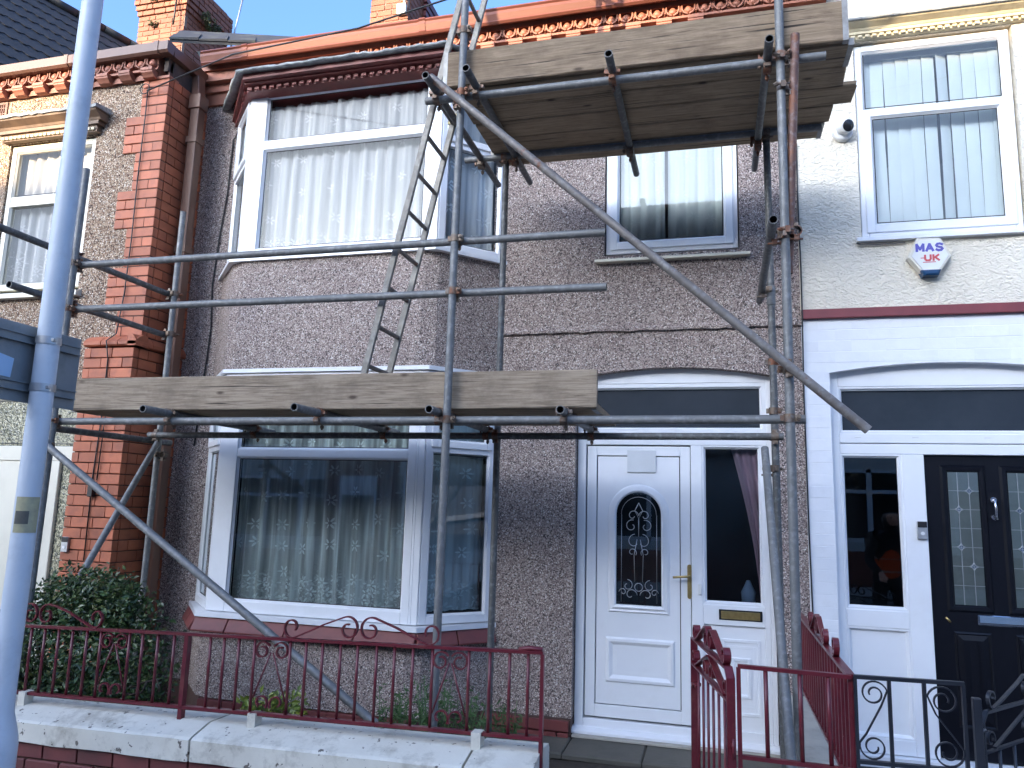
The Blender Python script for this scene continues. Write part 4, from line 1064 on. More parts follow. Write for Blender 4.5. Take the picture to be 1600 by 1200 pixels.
for gx in (1.60, 1.975):
    f = MB()
    for o, y, o2, y2 in ((-.05, .112, -.035, .098), (-.035, .098, -.012, .100), (-.012, .100, 0, .116)):
        A = [(gx + o, y, 1.165 + o), (gx + .19 - o, y, 1.165 + o), (gx + .19 - o, y, 2.075 - o), (gx + o, y, 2.075 - o)]
        B = [(gx + o2, y2, 1.165 + o2), (gx + .19 - o2, y2, 1.165 + o2), (gx + .19 - o2, y2, 2.075 - o2), (gx + o2, y2, 2.075 - o2)]
        f.loft([A, B], True, False)
    build(f, 'light_surround', 'black_door', bdoor)
    build(pane(gx, gx + .19, 1.165, 2.075, .1085), 'leaded_pane', 'far_pane', bdoor) if 'far_pane' in MATS else build(pane(gx, gx + .19, 1.165, 2.075, .1085), 'leaded_pane', 'pane_glass', bdoor)
    build(MB().box(gx, gx + .19, .1095, .111, 1.165, 2.075), 'pane_backing', 'sign_back', bdoor)
    ldm = MB()
    for xx in (gx + .058, gx + .13): ldm.box(xx - .002, xx + .002, .1045, .1075, 1.165, 2.075)
    for k in range(1, 7): ldm.box(gx, gx + .19, .1046, .1074, 1.165 + k * .13 - .002, 1.165 + k * .13 + .002)
    for xx, zz in ((gx + .13, 1.165 + 6 * .13), (gx + .058, 1.165 + 5 * .13), (gx + .058, 1.165 + 3 * .13), (gx + .13, 1.165 + 2 * .13)):
        P = []
        for q in range(4):
            a = q * math.pi / 2
            for i in range(5):
                t = i / 5; r_ = .03 * ((1 - t) ** 2 + t ** 2 + .15 * 2 * t * (1 - t)) ** .5 * (1 if i == 0 else .82 - .25 * math.sin(math.pi * t))
                P.append((xx + r_ * math.cos(a + t * math.pi / 2), .104, zz + r_ * math.sin(a + t * math.pi / 2)))
        ldm.path(P + [P[0]], .003, 4)
        ldm.k = 1; ldm.poly([(p[0], .1052, p[2]) for p in P][::1]); ldm.k = 0
    build(ldm, 'leading', ['aluminium', 'strobe_blue'], bdoor)
    f = MB()
    for o, y, o2, y2 in ((0, .112, .012, .104), (.012, .104, .02, .112), (.02, .112, .055, .103), (.055, .103, .08, .103)):
        A = [(gx + o - .02, y, .36 + o), (gx + .21 - o, y, .36 + o), (gx + .21 - o, y, .985 - o), (gx + o - .02, y, .985 - o)]
        B = [(gx + o2 - .02, y2, .36 + o2), (gx + .21 - o2, y2, .36 + o2), (gx + .21 - o2, y2, .985 - o2), (gx + o2 - .02, y2, .985 - o2)]
        f.loft([A, B], True, False)
    build(f, 'raised_panel', 'black_door', bdoor)
kn = MB(); kn.lathe([(.02, -.02), (.022, -.008), (.016, .0)], (1.875, .112, 1.885), 'Y', 14); kn.lathe([(.018, -.02), (.02, -.008), (.014, .0)], (1.875, .112, 1.765), 'Y', 14)
kn.path([(1.875, .095, 1.885), (1.875, .072, 1.88), (1.878, .068, 1.83), (1.878, .074, 1.775), (1.885, .078, 1.752)], .008, 8); build(kn, 'knocker', 'chrome', bdoor)
lpt = build(MB().cbox(1.73, 2.03, .100, .1115, 1.035, 1.105, .006), 'letter_plate', 'chrome', bdoor); build(MB().ext_x([(.088, 1.055), (.100, 1.05), (.100, 1.098), (.094, 1.098)], 1.74, 2.02), 'flap', 'chrome', lpt)
build(MB().path([(1.535, .108, 1.075), (1.55, .106, 1.06), (1.56, .106, 1.045)], .008, 6), 'key_escutcheon', 'brass', bdoor)
# wall-mounted things
def ring_bell(x0, x1, z0, z1, y, label):
    t = thing('doorbell', label, 'doorbell', ((x0 + x1) / 2, y, z0))
    build(MB().cbox(x0, x1, y - .024, y, z0, z1, .004), 'body', 'aluminium', t, bevel=.002)
    zs = z0 + (z1 - z0) * .66
    build(MB().cbox(x0 + .002, x1 - .002, y - .027, y - .0245, zs, z1 - .002, .0008), 'camera_window', 'black_plastic', t)
    build(MB().lathe([(.013, -.004), (.0125, 0)], ((x0 + x1) / 2, y - .0245, z0 + (z1 - z0) * .33), 'Y', 16), 'button', 'white_plastic', t)
    return t
ring_bell(1.375, 1.438, 1.60, 1.725, .0745, 'silver and black video doorbell on the white post beside the black door')
ring_bell(-5.275, -5.21, 1.26, 1.385, -.617, 'silver and black video doorbell on the red brick pier at far left')
al = thing('alarm_box', 'cream and white hexagonal burglar alarm box with purple and red lettering under the right window', 'alarm', (1.525, -.012, 3.6))
hexp = [(1.447, 3.762), (1.605, 3.758), (1.672, 3.61), (1.575, 3.475), (1.475, 3.475), (1.378, 3.615)]
hc = (1.525, 3.62)
def hexr(s_, y): return [(hc[0] + (x - hc[0]) * s_, y, hc[1] + (z - hc[1]) * s_) for x, z in hexp][::-1]
build(MB().loft([hexr(1, -.013), hexr(1, -.055), hexr(.93, -.078)]), 'case', 'alarm_cream', al, bevel=.004)
build(MB().loft([[(x, y, z) for x, y, z in hexr(.82, -.0785) if True], hexr(.80, -.084)]), 'face_plate', 'white_plastic', al)
build(MB().loft([[(1.47, -.02, 3.468), (1.58, -.02, 3.468), (1.60, -.02, 3.515), (1.45, -.02, 3.515)], [(1.475, -.088, 3.47), (1.575, -.088, 3.47), (1.592, -.088, 3.512), (1.458, -.088, 3.512)], [(1.49, -.10, 3.48), (1.56, -.10, 3.48), (1.575, -.10, 3.505), (1.475, -.10, 3.505)]]), 'strobe_lens', 'strobe_blue', al, bevel=.004)
FM = lambda x, y, z, sx=1, sz=1: Matrix.Translation((x, y, z)) @ Matrix.Rotation(rad(90), 4, 'X') @ Matrix.Diagonal((sx, sz, 1, 1))
GLYPH = {'M': [[(0, 0), (0, 1)], [(0, 1), (.5, .25)], [(.5, .25), (1, 1)], [(1, 1), (1, 0)]],
         'A': [[(0, 0), (.5, 1)], [(.5, 1), (1, 0)], [(.22, .32), (.78, .32)]],
         'S': [[(.95, .86), (.6, 1)], [(.6, 1), (.25, .97)], [(.25, .97), (.06, .78)], [(.06, .78), (.2, .58)], [(.2, .58), (.8, .42)], [(.8, .42), (.95, .22)], [(.95, .22), (.75, .03)], [(.75, .03), (.35, 0)], [(.35, 0), (.04, .14)]],
         'U': [[(0, 1), (0, .3)], [(0, .3), (.2, .03)], [(.2, .03), (.8, .03)], [(.8, .03), (1, .3)], [(1, .3), (1, 1)]],
         'K': [[(0, 0), (0, 1)], [(.05, .42), (.95, 1)], [(.3, .58), (1, 0)]]}
def lettering(txt, xc, z0, w, h, gap, t, mat, y, parent):
    """thick block capitals cut as thin strips, each stroke a hair prouder than the last"""
    x = xc - (len(txt) * w + (len(txt) - 1) * gap) / 2
    for ch in txt:
        mb = MB()
        for k, ((a, b), (c, d)) in enumerate(GLYPH[ch]):
            p, q = Vector((x + a * w, 0, z0 + b * h)), Vector((x + c * w, 0, z0 + d * h))
            u = (q - p).normalized(); n = Vector((-u.z, 0, u.x)) * t / 2; e = u * t * .32
            yy = y - .0008 - .00025 * k
            R4 = [p - e + n, q + e + n, q + e - n, p - e - n]
            mb.loft([[(v.x, y, v.z) for v in R4], [(v.x, yy, v.z) for v in R4]])
        build(mb, 'letter', mat, parent); x += w + gap
lettering('MAS', 1.525, 3.655, .043, .050, .020, .017, 'print_blue', -.0842, al)
lettering('UK', 1.537, 3.582, .036, .040, .018, .014, 'print_red', -.0842, al)
build(MB().box(1.462, 1.492, -.0865, -.0845, 3.599, 3.605).box(1.475, 1.56, -.0865, -.0845, 3.567, 3.572), 'print_line', 'print_red', al)
cc = thing('security_camera', 'white dome security camera on the cream wall left of the upper right window', 'security camera', (.985, -.012, 4.66))
build(MB().lathe([(.075, 0), (.075, -.03), (.068, -.045), (.05, -.05)], (.985, -.012, 4.655), 'Y', 22), 'base', 'white_plastic', cc)
hM = Matrix.Translation((.99, -.085, 4.675)) @ Matrix.Rotation(rad(25), 4, 'Z') @ Matrix.Rotation(rad(20), 4, 'X')
build(MB(hM).lathe([(.012, .055), (.04, .045), (.058, .02), (.062, -.01), (.055, -.045), (.047, -.055)], (0, 0, 0), 'Y', 22), 'camera_head', 'white_plastic', cc)
build(MB(hM).lathe([(.045, -.056), (.04, -.06), (.001, -.066)], (0, 0, 0), 'Y', 22), 'lens', 'lens_dark', cc)
# coaxial cable along the party line and under the sill
def cable(pts, r, mat, label, cat='cable', name='cable'): return tag(build(MB().path(pts, r, 6), name, mat, at=pts[0]), label, cat)
cable([(.652, -.02, 4.6), (.648, -.02, 4.2), (.655, -.018, 3.6), (.65, -.05, 3.2), (.647, -.02, 2.6), (.652, -.016, 1.6), (.66, -.02, .95), (.63, -.03, .75), (.655, -.03, .6), (.62, -.05, .42)], .006, 'cable_black', 'black cable running down the joint between the pebbledash and the white wall')
cable([(1.05, -.03, 3.76), (1.08, -.035, 3.745), (1.2, -.03, 3.742), (1.38, -.03, 3.745)], .005, 'cable_grey', 'thin grey cable clipped under the upper right window sill')
cable([(-4.27, -.03, 5.42), (-4.33, -.05, 5.30), (-4.45, -.012, 5.15), (-4.46, -.012, 4.6), (-4.50, -.012, 4.2), (-4.53, -.012, 3.7), (-4.50, -.012, 3.3), (-4.52, -.014, 2.9), (-4.56, -.014, 2.2)], .007, 'cable_black', 'black cable dropping down the pebbledash left of the upper bay')
cable([(-5.0, -.56, 5.45), (-4.99, -.565, 5.2), (-5.0, -.562, 4.6), (-4.99, -.563, 4.0), (-5.0, -.563, 3.5), (-5.02, -.58, 3.13), (-5.04, -.66, 3.05), (-5.035, -.625, 2.9), (-5.03, -.625, 2.4), (-5.05, -.625, 1.9), (-5.04, -.628, 1.2)], .0055, 'cable_black', 'thin black telephone cable running down the face of the red brick pier')
cable([(-5.02, -.635, 2.47), (-4.985, -.632, 2.44), (-5.0, -.63, 1.86)], .005, 'cable_black', 'short second black wire looped on the lower brick pier')
tag(build(MB().cbox(-5.05, -5.005, -.665, -.622, 1.72, 1.83, .006), 'junction_box', 'black_plastic', at=(-5.03, -.64, 1.72)), 'small black cable junction box on the lower brick pier', 'junction box')
coil = [(-5.02 + .05 * math.cos(a), -.575, 5.44 + .05 * math.sin(a)) for a in [k * .35 for k in range(20)]]
cable(coil, .005, 'cable_black', 'coil of spare telephone wire at the top of the red brick pier')
cable([(-5.0, -.57, 5.42), (-3.9, -.85, 5.46), (-2.55, -1.2, 5.27), (-1.74, -1.2, 5.42), (.2, -1.6, 5.75), (4, -2.4, 6.6), (9, -5, 8.2)], .007, 'cable_black', 'overhead telephone wire crossing the sky from the brick pier')

# ------------------------------------------------------------------ curtains and blinds hang inside: things of their own
def curtain(label, mb, mat, name='net_curtain', cat='curtain'): return tag(build(mb, name, mat), label, cat)
curtain('white net curtain with woven flowers in the upper bay front window', curtain_mesh(-3.9, -2.2, 3.84, 5.255, -.315, 13, .022, None, 3), 'net_upper')
MSr = lambda xr, y: Matrix(((.7071, -.7071, 0, xr), (.7071, .7071, 0, y), (0, 0, 1, 0), (0, 0, 0, 1)))
curtain('net curtain in the right splayed side of the upper bay', curtain_mesh(.06, .58, 3.86, 5.25, .14, 4, .02, MSr(-2.145, -.42), 5), 'net_side')
MSl = lambda xl, y: Matrix(((.7071, .7071, 0, xl - .45), (-.7071, .7071, 0, y + .45), (0, 0, 1, 0), (0, 0, 0, 1)))
curtain('net curtain in the left splayed side of the upper bay', curtain_mesh(.06, .58, 3.86, 5.25, .14, 4, .02, MSl(-3.985, -.42), 6), 'net_upper')
curtain('see-through net curtain with flowered hem in the lower bay front window', curtain_mesh(-3.85, -2.25, .93, 2.72, -.30, 11, .030, None, 9), 'net_lower')
curtain('see-through net curtain in the right splayed side of the lower bay', curtain_mesh(.06, .585, .93, 2.72, .13, 4, .02, MSr(-2.15, -.45), 8), 'net_side')
curtain('see-through net curtain in the left splayed side of the lower bay', curtain_mesh(.06, .58, .93, 2.72, .14, 4, .02, MSl(-3.965, -.45), 4), 'net_lower')
curtain('left half of the net curtain in the small bedroom window', curtain_mesh(-.76, -.36, 3.88, 4.86, .105, 4, .016, None, 12), 'net_small')
curtain('right half of the net curtain in the small bedroom window', curtain_mesh(-.34, .12, 3.88, 4.86, .108, 4, .016, None, 13), 'net_small')
curtain('pale net curtain behind the far left upper window', curtain_mesh(-6.52, -5.58, 3.63, 5.02, YF + .13, 8, .02, None, 14), 'net_upper')
# pink drape drawn to the right in the door side light
mb = MB(); rows = []
for j in range(13):
    w = j / 12; z = 1.06 + 1.2 * w; xl_ = .34 - .20 * w ** 1.6 - .02; row = []
    for i in range(31):
        u = i / 30; row.append((xl_ + (.40 - xl_) * u, .185 + .018 * math.sin(u * 22 + w * 2) , z))
    rows.append(row)
mb.loft(rows, False, False, True)
tag(build(mb, 'drape', 'pink_fabric'), 'pink drape gathered at the right of the door side window', 'curtain')
tag(build(MB().lathe([(.005, 1.06), (.05, 1.08), (.055, 1.15), (.03, 1.2), (.012, 1.24)], (.24, .30, 0), 'Z', 14), 'vase', 'sticker_blue'), 'blue ornament just visible low in the door side window', 'ornament')
vb = thing('vertical_blind', 'pale vertical slatted blind in the upper right window', 'blind', (1.63, .2, 3.85))
hr = build(MB().box(1.13, 2.13, .13, .17, 5.315, 5.36), 'head_rail', 'white_plastic', vb)
for i in range(11):
    xc = 1.19 + i * .092; a = rad(R.uniform(4, 14))
    if i == 6: a = rad(30)
    sl = MB(Matrix.Translation((xc, .15, 0)) @ Matrix.Rotation(a, 4, 'Z')); tw = R.uniform(-.012, .012)
    sl.loft([[(-.048, 0, 3.86), (0, -.006, 3.86), (.048, 0, 3.86)], [(-.048 + tw, 0, 4.6), (tw, -.006, 4.6), (.048 + tw, 0, 4.6)], [(-.048, 0, 5.312), (0, -.006, 5.312), (.048, 0, 5.312)]], False, False, True)
    build(sl, 'slat', 'blind_fabric', vb)

# ------------------------------------------------------------------ SCAFFOLDING
sc = thing('scaffolding', 'galvanised tube and fitting scaffold standing in front of the middle house', 'scaffolding', (-2.0, -1.2, 0))
def T(name, p0, p1, mat='galvanised', label=None):
    o = build(MB().tube(p0, p1), name, [mat, 'tube_inside'], sc)
    if label: o['label'] = label
    return o
YF_, YB_ = -1.72, -.65
XA, XB, XC = -4.40, -1.515, .385
T('standard', (XA, YF_, -.05), (XA + .03, YF_, 4.07)); T('standard', (XA - .02, YB_, -.05), (XA, YB_, 4.17))
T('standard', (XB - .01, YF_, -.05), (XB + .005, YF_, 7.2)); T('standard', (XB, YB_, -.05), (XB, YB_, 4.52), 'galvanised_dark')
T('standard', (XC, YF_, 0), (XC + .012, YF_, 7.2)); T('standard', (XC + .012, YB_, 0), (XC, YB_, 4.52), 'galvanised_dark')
T('standard', (.408, YF_ + .055, 3.05), (.475, YF_ - .012, 4.43), 'rusty_tube', 'rusty brown spare tube clamped to the right front standard')
# lower lift
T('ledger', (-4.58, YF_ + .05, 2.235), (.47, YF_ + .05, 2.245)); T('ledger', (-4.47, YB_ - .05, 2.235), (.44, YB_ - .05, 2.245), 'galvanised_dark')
for x, yf in ((-3.48, -1.93), (-2.385, -1.97), (-1.585, -1.85), (-.825, -1.80)): T('transom', (x, yf, 2.286), (x, -.45, 2.286))
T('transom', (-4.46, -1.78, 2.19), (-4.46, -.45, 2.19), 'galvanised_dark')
# upper lift
T('ledger', (-1.775, YF_ + .05, 4.32), (.64, YF_ + .05, 4.315)); T('ledger', (-1.83, YB_ - .05, 4.375), (.74, YB_ - .05, 4.375))
for x, yf, z in ((-1.70, -1.88, 4.372), (-1.43, -1.90, 4.372), (-.565, -1.87, 4.368), (.325, -1.88, 4.33)): T('transom', (x, yf, z), (x, -.22, z), 'galvanised_dark')
T('transom', (.312, -1.97, 3.25), (.33, -.38, 3.25), 'galvanised_dark')
# guard rails
T('guard_rail', (-4.44, YF_ + .05, 3.362), (-.60, YF_ + .05, 3.352)); T('guard_rail', (-4.40, YF_ + .05, 3.035), (-.59, YF_ + .05, 3.02))
T('end_rail', (-4.465, -2.26, 3.44), (-4.465, -.56, 3.44), 'galvanised_dark'); T('end_rail', (-4.465, -2.12, 3.09), (-4.465, -.57, 3.085), 'galvanised_dark')
# braces
T('brace', (-1.70, YF_ - .075, 4.41), (.75, YF_ - .075, 2.175), 'galvanised_worn', 'long diagonal brace falling from the upper platform to the right')
T('brace', (-4.40, YF_ - .075, 2.10), (-1.83, YF_ - .075, .53), 'galvanised', 'diagonal brace falling to the ground behind the garden wall')
T('brace', (-4.36, -.72, 2.17), (-4.36, -1.50, .93)); T('brace', (.315, -.80, 2.16), (.33, -2.06, .45))
# couplers -----------------------------------------------------------
def coupler_mesh():
    mb = MB()
    # band round tube a (local Z) at origin, band round tube b (local X) at y=+.0505, saddle between, two swing bolts
    def band(M_, w=.044):
        m = MB(M_)
        n = 20
        for r0, r1 in ((.0285, .0285),):
            rings = [[(r * math.cos(2 * math.pi * k / n), r * math.sin(2 * math.pi * k / n), h) for k in range(n)] for r, h in ((.0245, -w / 2), (.0295, -w / 2), (.0295, w / 2), (.0245, w / 2))]
            m.loft(rings, True, False, False)
        m.box(.024, .050, -.013, .013, -.018, .018)                       # hinge lugs
        m.box(-.046, -.024, -.010, .010, -.016, .016)
        m.path([(.043, -.055, 0), (.043, .035, 0)], .0062, 8)             # swing bolt
        m.lathe([(.012, -.010), (.012, .008)], (.043, -.036, 0), 'Y', 6, False)
        off = len(mb.v)
        mb.v += m.v; mb.f += [[i + off for i in f] for f in m.f]; mb.sm += m.sm; mb.mi += m.mi
    band(Matrix())
    band(Matrix.Translation((0, .0505, 0)) @ Matrix.Rotation(rad(90), 4, 'Y'))
    mb.box(-.02, .02, .018, .034, -.02, .02)
    return mb.mesh('coupler', 'coupler_steel')
CPL = coupler_mesh()
def couple(pos, a, b, yd, mat=None):
    """pos on tube a's axis, a/b tube directions, yd the direction from a to b"""
    Z = Vector(a).normalized(); Yv = Vector(yd).normalized(); X = Yv.cross(Z).normalized(); Yv = Z.cross(X)
    Mr = Matrix((X, Yv, Z)).transposed().to_4x4()
    return inst(CPL, 'coupler', sc, pos, Mr)
UPV, RX, DY = (0, 0, 1), (1, 0, 0), (0, 1, 0)
for x, z in ((XA, 2.235), (XB, 2.24), (XC, 2.245), (XA + .02, 3.36), (XB, 3.355), (XA + .02, 3.03), (XB, 3.022), (XB, 4.32), (XC + .01, 4.315)): couple((x, YF_, z), UPV, RX, (0, 1, 0))
for x, z in ((XA, 2.235), (XB, 2.24), (XC, 2.245), (XB, 4.375), (XC, 4.375)): couple((x, YB_, z), UPV, RX, (0, -1, 0))
for x in (-3.48, -2.385, -1.585, -.825):
    couple((x, YF_ + .05, 2.24), RX, DY, (0, 0, 1)); couple((x, YB_ - .05, 2.24), RX, DY, (0, 0, 1))
for x, z in ((-1.70, 4.322), (-1.43, 4.322), (-.565, 4.318), (.325, 4.28)):
    couple((x, YF_ + .05, z), RX, DY, (0, 0, 1)); couple((x, YB_ - .05, z), RX, DY, (0, 0, 1))
for z in (3.44, 3.09):
    couple((XA, YF_, z), UPV, DY, (-1, 0, 0)); couple((XA, YB_, z), UPV, DY, (-1, 0, 0))
couple((XC, YF_, 3.25), UPV, DY, (-1, 0, 0)); couple((XC, YB_, 3.25), UPV, DY, (-1, 0, 0))
couple((XC, YB_, 2.04), UPV, (0, .7, .7), (-1, 0, 0)); couple((XA, YB_, 2.08), UPV, (0, .5, .8), (1, 0, 0))
couple((XB, YF_, 4.235), UPV, (1, 0, -.9), (0, -1, 0)); couple((XC, YF_, 2.505), UPV, (1, 0, -.9), (0, -1, 0)); couple((XA, YF_, 2.07), UPV, (1, 0, -.6), (0, -1, 0))
couple((XB, YF_, 4.75), UPV, RX, (0, 1, 0))
for z in (4.30, 4.12, 3.27): couple((XC + .012, YF_, z), UPV, UPV, (1, .1, 0))
couple((XC, YB_, 2.42), UPV, RX, (0, 1, 0)); couple((XC, YB_, 2.75), UPV, RX, (0, 1, 0))
# sleeve joint and base plates
build(MB().lathe([(.0245, 0), (.029, .01), (.029, .13), (.0245, .14)], (XC + .004, YB_, 3.14), 'Z', 16), 'sleeve', 'galvanised', sc)
for x, y in ((XA, YF_), (XA, YB_), (XB, YF_), (XB, YB_), (XC, YF_), (XC, YB_)):
    build(MB().box(x - .075, x + .075, y - .075, y + .075, gz(x) - .055, gz(x) - .045), 'base_plate', 'galvanised_dark', sc)

# boards are lifted on and off: things of their own
def board(label, x0, x1, y0, y1, z0, z1, mat='board_wood', rough=0, rz=0.0, band=True):
    """one scaffold board; rough > 0 gives broken ends"""
    c = Vector(((x0 + x1) / 2, (y0 + y1) / 2, z0)); n = 7
    t = thing('scaffold_board', label, 'board', c, 'timber boards on the scaffolding')
    r = random.Random(hash(label) % 1000 if False else len(label) * 7 + int(x1 * 100))
    flat = (y1 - y0) > (z1 - z0)
    mb = MB(Matrix.Translation(c) @ Matrix.Rotation(rz, 4, 'Z') @ Matrix.Translation(-c))
    rings = []
    e = .006
    for k in range(15):
        f = k / 14; x = x0 + (x1 - x0) * f
        w = [r.uniform(-.0022, .0022) for _ in range(4)]
        rings.append([(x, y0 + e + w[0], z0 + w[1] * .5), (x, y1 - e + w[2], z0), (x, y1, z0 + e), (x, y1, z1 - e), (x, y1 - e, z1), (x, y0 + e, z1), (x, y0 + w[0], z1 - e), (x, y0 + w[3], z0 + e + w[1])])
    if rough:
        rings[-1] = [(p[0] - rough * abs(math.sin(i * 2.1 + r.random())), p[1], p[2]) for i, p in enumerate(rings[-1])]
    mb.loft(rings, True, True)
    build(mb, 'plank', mat, t)
    if band:
        for xe, s_ in ((x0, 1), (x1, -1)):
            if rough and s_ < 0: continue
            m = MB(Matrix.Translation(c) @ Matrix.Rotation(rz, 4, 'Z') @ Matrix.Translation(-c))
            xa, xb = xe - s_ * .0012, xe + s_ * .03
            q = .0035
            ring = lambda x, o: [(x, y0 - o, z0 - o), (x, y1 + o, z0 - o), (x, y1 + o, z1 + o), (x, y0 - o, z1 + o)]
            m.loft([ring(xa, q), ring(xb, q)], True, False)
            build(m, 'end_band', 'board_band', t)
    return t
board('weathered toe board standing on edge along the front of the upper platform', -1.665, .765, -1.668, -1.630, 4.402, 4.65, 'board_wood_dimmed')
yy = -1.62
for i, (xa, xb, lbl, rg) in enumerate(((-1.63, .80, 'upper platform deck board nearest the street, behind the toe board', 0), (-1.61, .835, 'second upper deck board back from the street, with a broken right end', .06), (-1.60, .90, 'third upper deck board, the one sticking out farthest to the right', .03), (-1.60, .785, 'fourth upper deck board back from the street', .0), (-1.62, .76, 'upper deck board nearest the house wall', 0))):
    board(lbl, xa, xb, yy, yy + .218, 4.397 + (.002 if i == 1 else 0), 4.433, 'board_wood_lifted', rg, 0, i in (0, 4))
    yy += .2265
board('weathered toe board standing on edge along the front of the lower platform', -4.31, -.642, -1.665, -1.627, 2.312, 2.537, 'board_wood', 0, 0, False)
yy = -1.62
for i, lbl in enumerate(('lower platform deck board nearest the street', 'second lower deck board back from the street', 'third lower deck board back from the street', 'lower deck board nearest the bay window')):
    board(lbl, -4.33, -.65, yy, yy + .223, 2.312, 2.350, 'board_wood_lifted', 0, 0, i == 0)
    yy += .2265
tag(build(MB().cbox(-1.62, -1.46, -.78, -.62, 4.40 - .0, 4.436, .004), 'timber_packer', 'board_wood', at=(-1.54, -.7, 4.4)), 'short timber offcut packed under the left end of the upper deck', 'timber offcut') if False else None
# ladder -----------------------------------------------------------
ld_ = thing('ladder', 'worn aluminium ladder rising from the lower platform past the left end of the upper one', 'ladder', (-2.16, -1.42, 2.352))
def lx(z): return -2.172 + .2135 * (z - 2.352)
Lv = Vector((.2135, 0, 1)).normalized(); Ln = Vector((1, 0, -.2135)).normalized()
z_top = 6.4
for y in (-1.60, -1.25):
    p0, p1 = Vector((lx(2.352), y, 2.352)), Vector((lx(z_top), y, z_top))
    mb = MB(); r = .0215; rings = []
    for p in (p0, p1): rings.append([p + Ln * r * a + Vector((0, 1, 0)) * .013 * b for a, b in ((-1, -.6), (-.8, -1), (.8, -1), (1, -.6), (1, .6), (.8, 1), (-.8, 1), (-1, .6))])
    mb.loft(rings, True, True); build(mb, 'stile', 'ladder_alloy', ld_)
z = 2.60
while z < z_top:
    x = lx(z); build(MB().tube((x, -1.614, z), (x, -1.236, z), .0145, 12), 'rung', ['galvanised_worn', 'tube_inside'], ld_); z += .2545
p = Vector((lx(4.42), -1.25, 4.42)) 
build(MB().loft([[p + Lv * h + Ln * .034 * a + Vector((0, 1, 0)) * .018 * b for a, b in ((-1, -1), (1, -1), (1, 1), (-1, 1))] for h in (-.05, .03)]), 'stile_cap', 'yellow_plastic', ld_)

# ------------------------------------------------------------------ FRONT WALL AND RAILINGS
gw = thing('garden_wall', 'low maroon brick garden wall with pale painted concrete coping below the railings', 'wall', (-2.3, -2.45, 0))
A_, B_ = Vector((-3.8, -2.30, 0)), Vector((-.743, -2.465, 0)); AB = (B_ - A_).normalized(); NV = Vector((AB.y, -AB.x, 0))   # NV points to the street
if NV.y > 0: NV = -NV
def fl(t):   # point on the fence line t metres from A, ground plane
    return A_ + AB * t
def frail(t, w=0.0):   # height of the railing top rail at t
    return .999 + .108 * t / 3.06
copz = lambda t: .585 + .105 * t / 3.06
LT = 3.06
core = MB(); rings = []
for t in (-6.3, LT - .05):
    p = fl(t); z = copz(t) - .155
    rings.append([p + NV * .10 + Vector((0, 0, -.25)), p - NV * .12 + Vector((0, 0, -.25)), p - NV * .12 + Vector((0, 0, z)), p + NV * .10 + Vector((0, 0, z))])
wcore = build(core.loft(rings), 'wall_core', 'mortar_dark', gw)
ang = math.atan2(AB.y, AB.x); slope = math.atan2(.105, 3.06)
WM = Matrix.Rotation(ang, 4, 'Z') @ Matrix.Rotation(-slope, 4, 'Y')
for k in range(7):
    t = -3.1 - (.115 if k % 2 else 0)
    while t < LT - .1:
        w = min(.22, LT - .05 - t)
        c = fl(t + w / 2) + NV * .085 + Vector((0, 0, copz(t + w / 2) - .198 - k * .082))
        if w > .05: inst(brick_mesh(round(w, 2), .06, .074, 'painted_brick', .006), 'brick', wcore, c, WM)
        t += .232
joints = [-6.2, -5.0, -3.9, -2.4, -.42, .92, 2.0, LT]
joints = [-6.2, -4.6, -2.9, -1.3, -.02, 1.33, 2.75, LT + .0]
for a, b in zip(joints, joints[1:]):
    rings = []
    n = max(2, int((b - a) / .12))
    for i in range(n + 1):
        t = a + .006 + (b - a - .012) * i / n; p = fl(t); z = copz(t); j = R.uniform(-.004, .004); j2 = R.uniform(-.008, .004) if 0 < i < n else 0
        w0, w1 = .150, -.155
        rings.append([p + NV * (w0 + j) + Vector((0, 0, z - .150 + j2)), p + NV * (w0 + .002 + j) + Vector((0, 0, z - .052)), p + NV * (w0 - .012 + j) + Vector((0, 0, z - .042)), p + NV * .018 + Vector((0, 0, z - .003 + j * .5)), p + NV * .002 + Vector((0, 0, z)), p - NV * .14 + Vector((0, 0, z)), p + NV * w1 + Vector((0, 0, z - .02)), p + NV * w1 + Vector((0, 0, z - .150))][::-1])
    build(MB().loft(rings, True, True), 'coping_stone', 'coping_paint', gw)
for t, h in ((.08, .075), (1.58, .07), (2.76, .075)):
    p = fl(t) - NV * .0; z = copz(t)
    build(MB().loft([[p + Vector((dx, dy, z - .01 + hh)) for dx, dy in ((-.022, -.03), (.022, -.03), (.022, .03), (-.022, .03))] for hh in (0, h)]), 'fixing_block', 'coping_paint', gw)
# railing
fr = thing('railing', 'maroon wrought iron railing with lyre scrolls on top of the garden wall', 'railing', (-2.3, -2.38, .65))
def rod(parent, pts, r=.008, name='bar', mat='maroon_paint', seg=8): return build(MB().path(pts, r, seg), name, mat, parent)
def flat(parent, pts, w=.022, th=.004, name='scroll', mat='maroon_paint', nv=None): return build(MB().path(pts, th, 4, wide=(nv or NV, w)), name, mat, parent)
def FP(t, z): p = fl(t); return Vector((p.x, p.y, z))
rt_ = lambda t: .999 + .1085 * t / 3.06
rb_ = lambda t: .640 + .106 * t / 3.06
for nm, f in (('top_rail', rt_), ('bottom_rail', rb_)):
    for a, b in ((-5.0, 1.14), (1.14, LT)):
        pts = [FP(a + (b - a) * i / 10, f(a + (b - a) * i / 10) + (-.004 if nm == 'top_rail' and b < 2 else 0) * math.sin(math.pi * i / 10)) for i in range(11)]
        flat(fr, pts, .030, .007, nm)
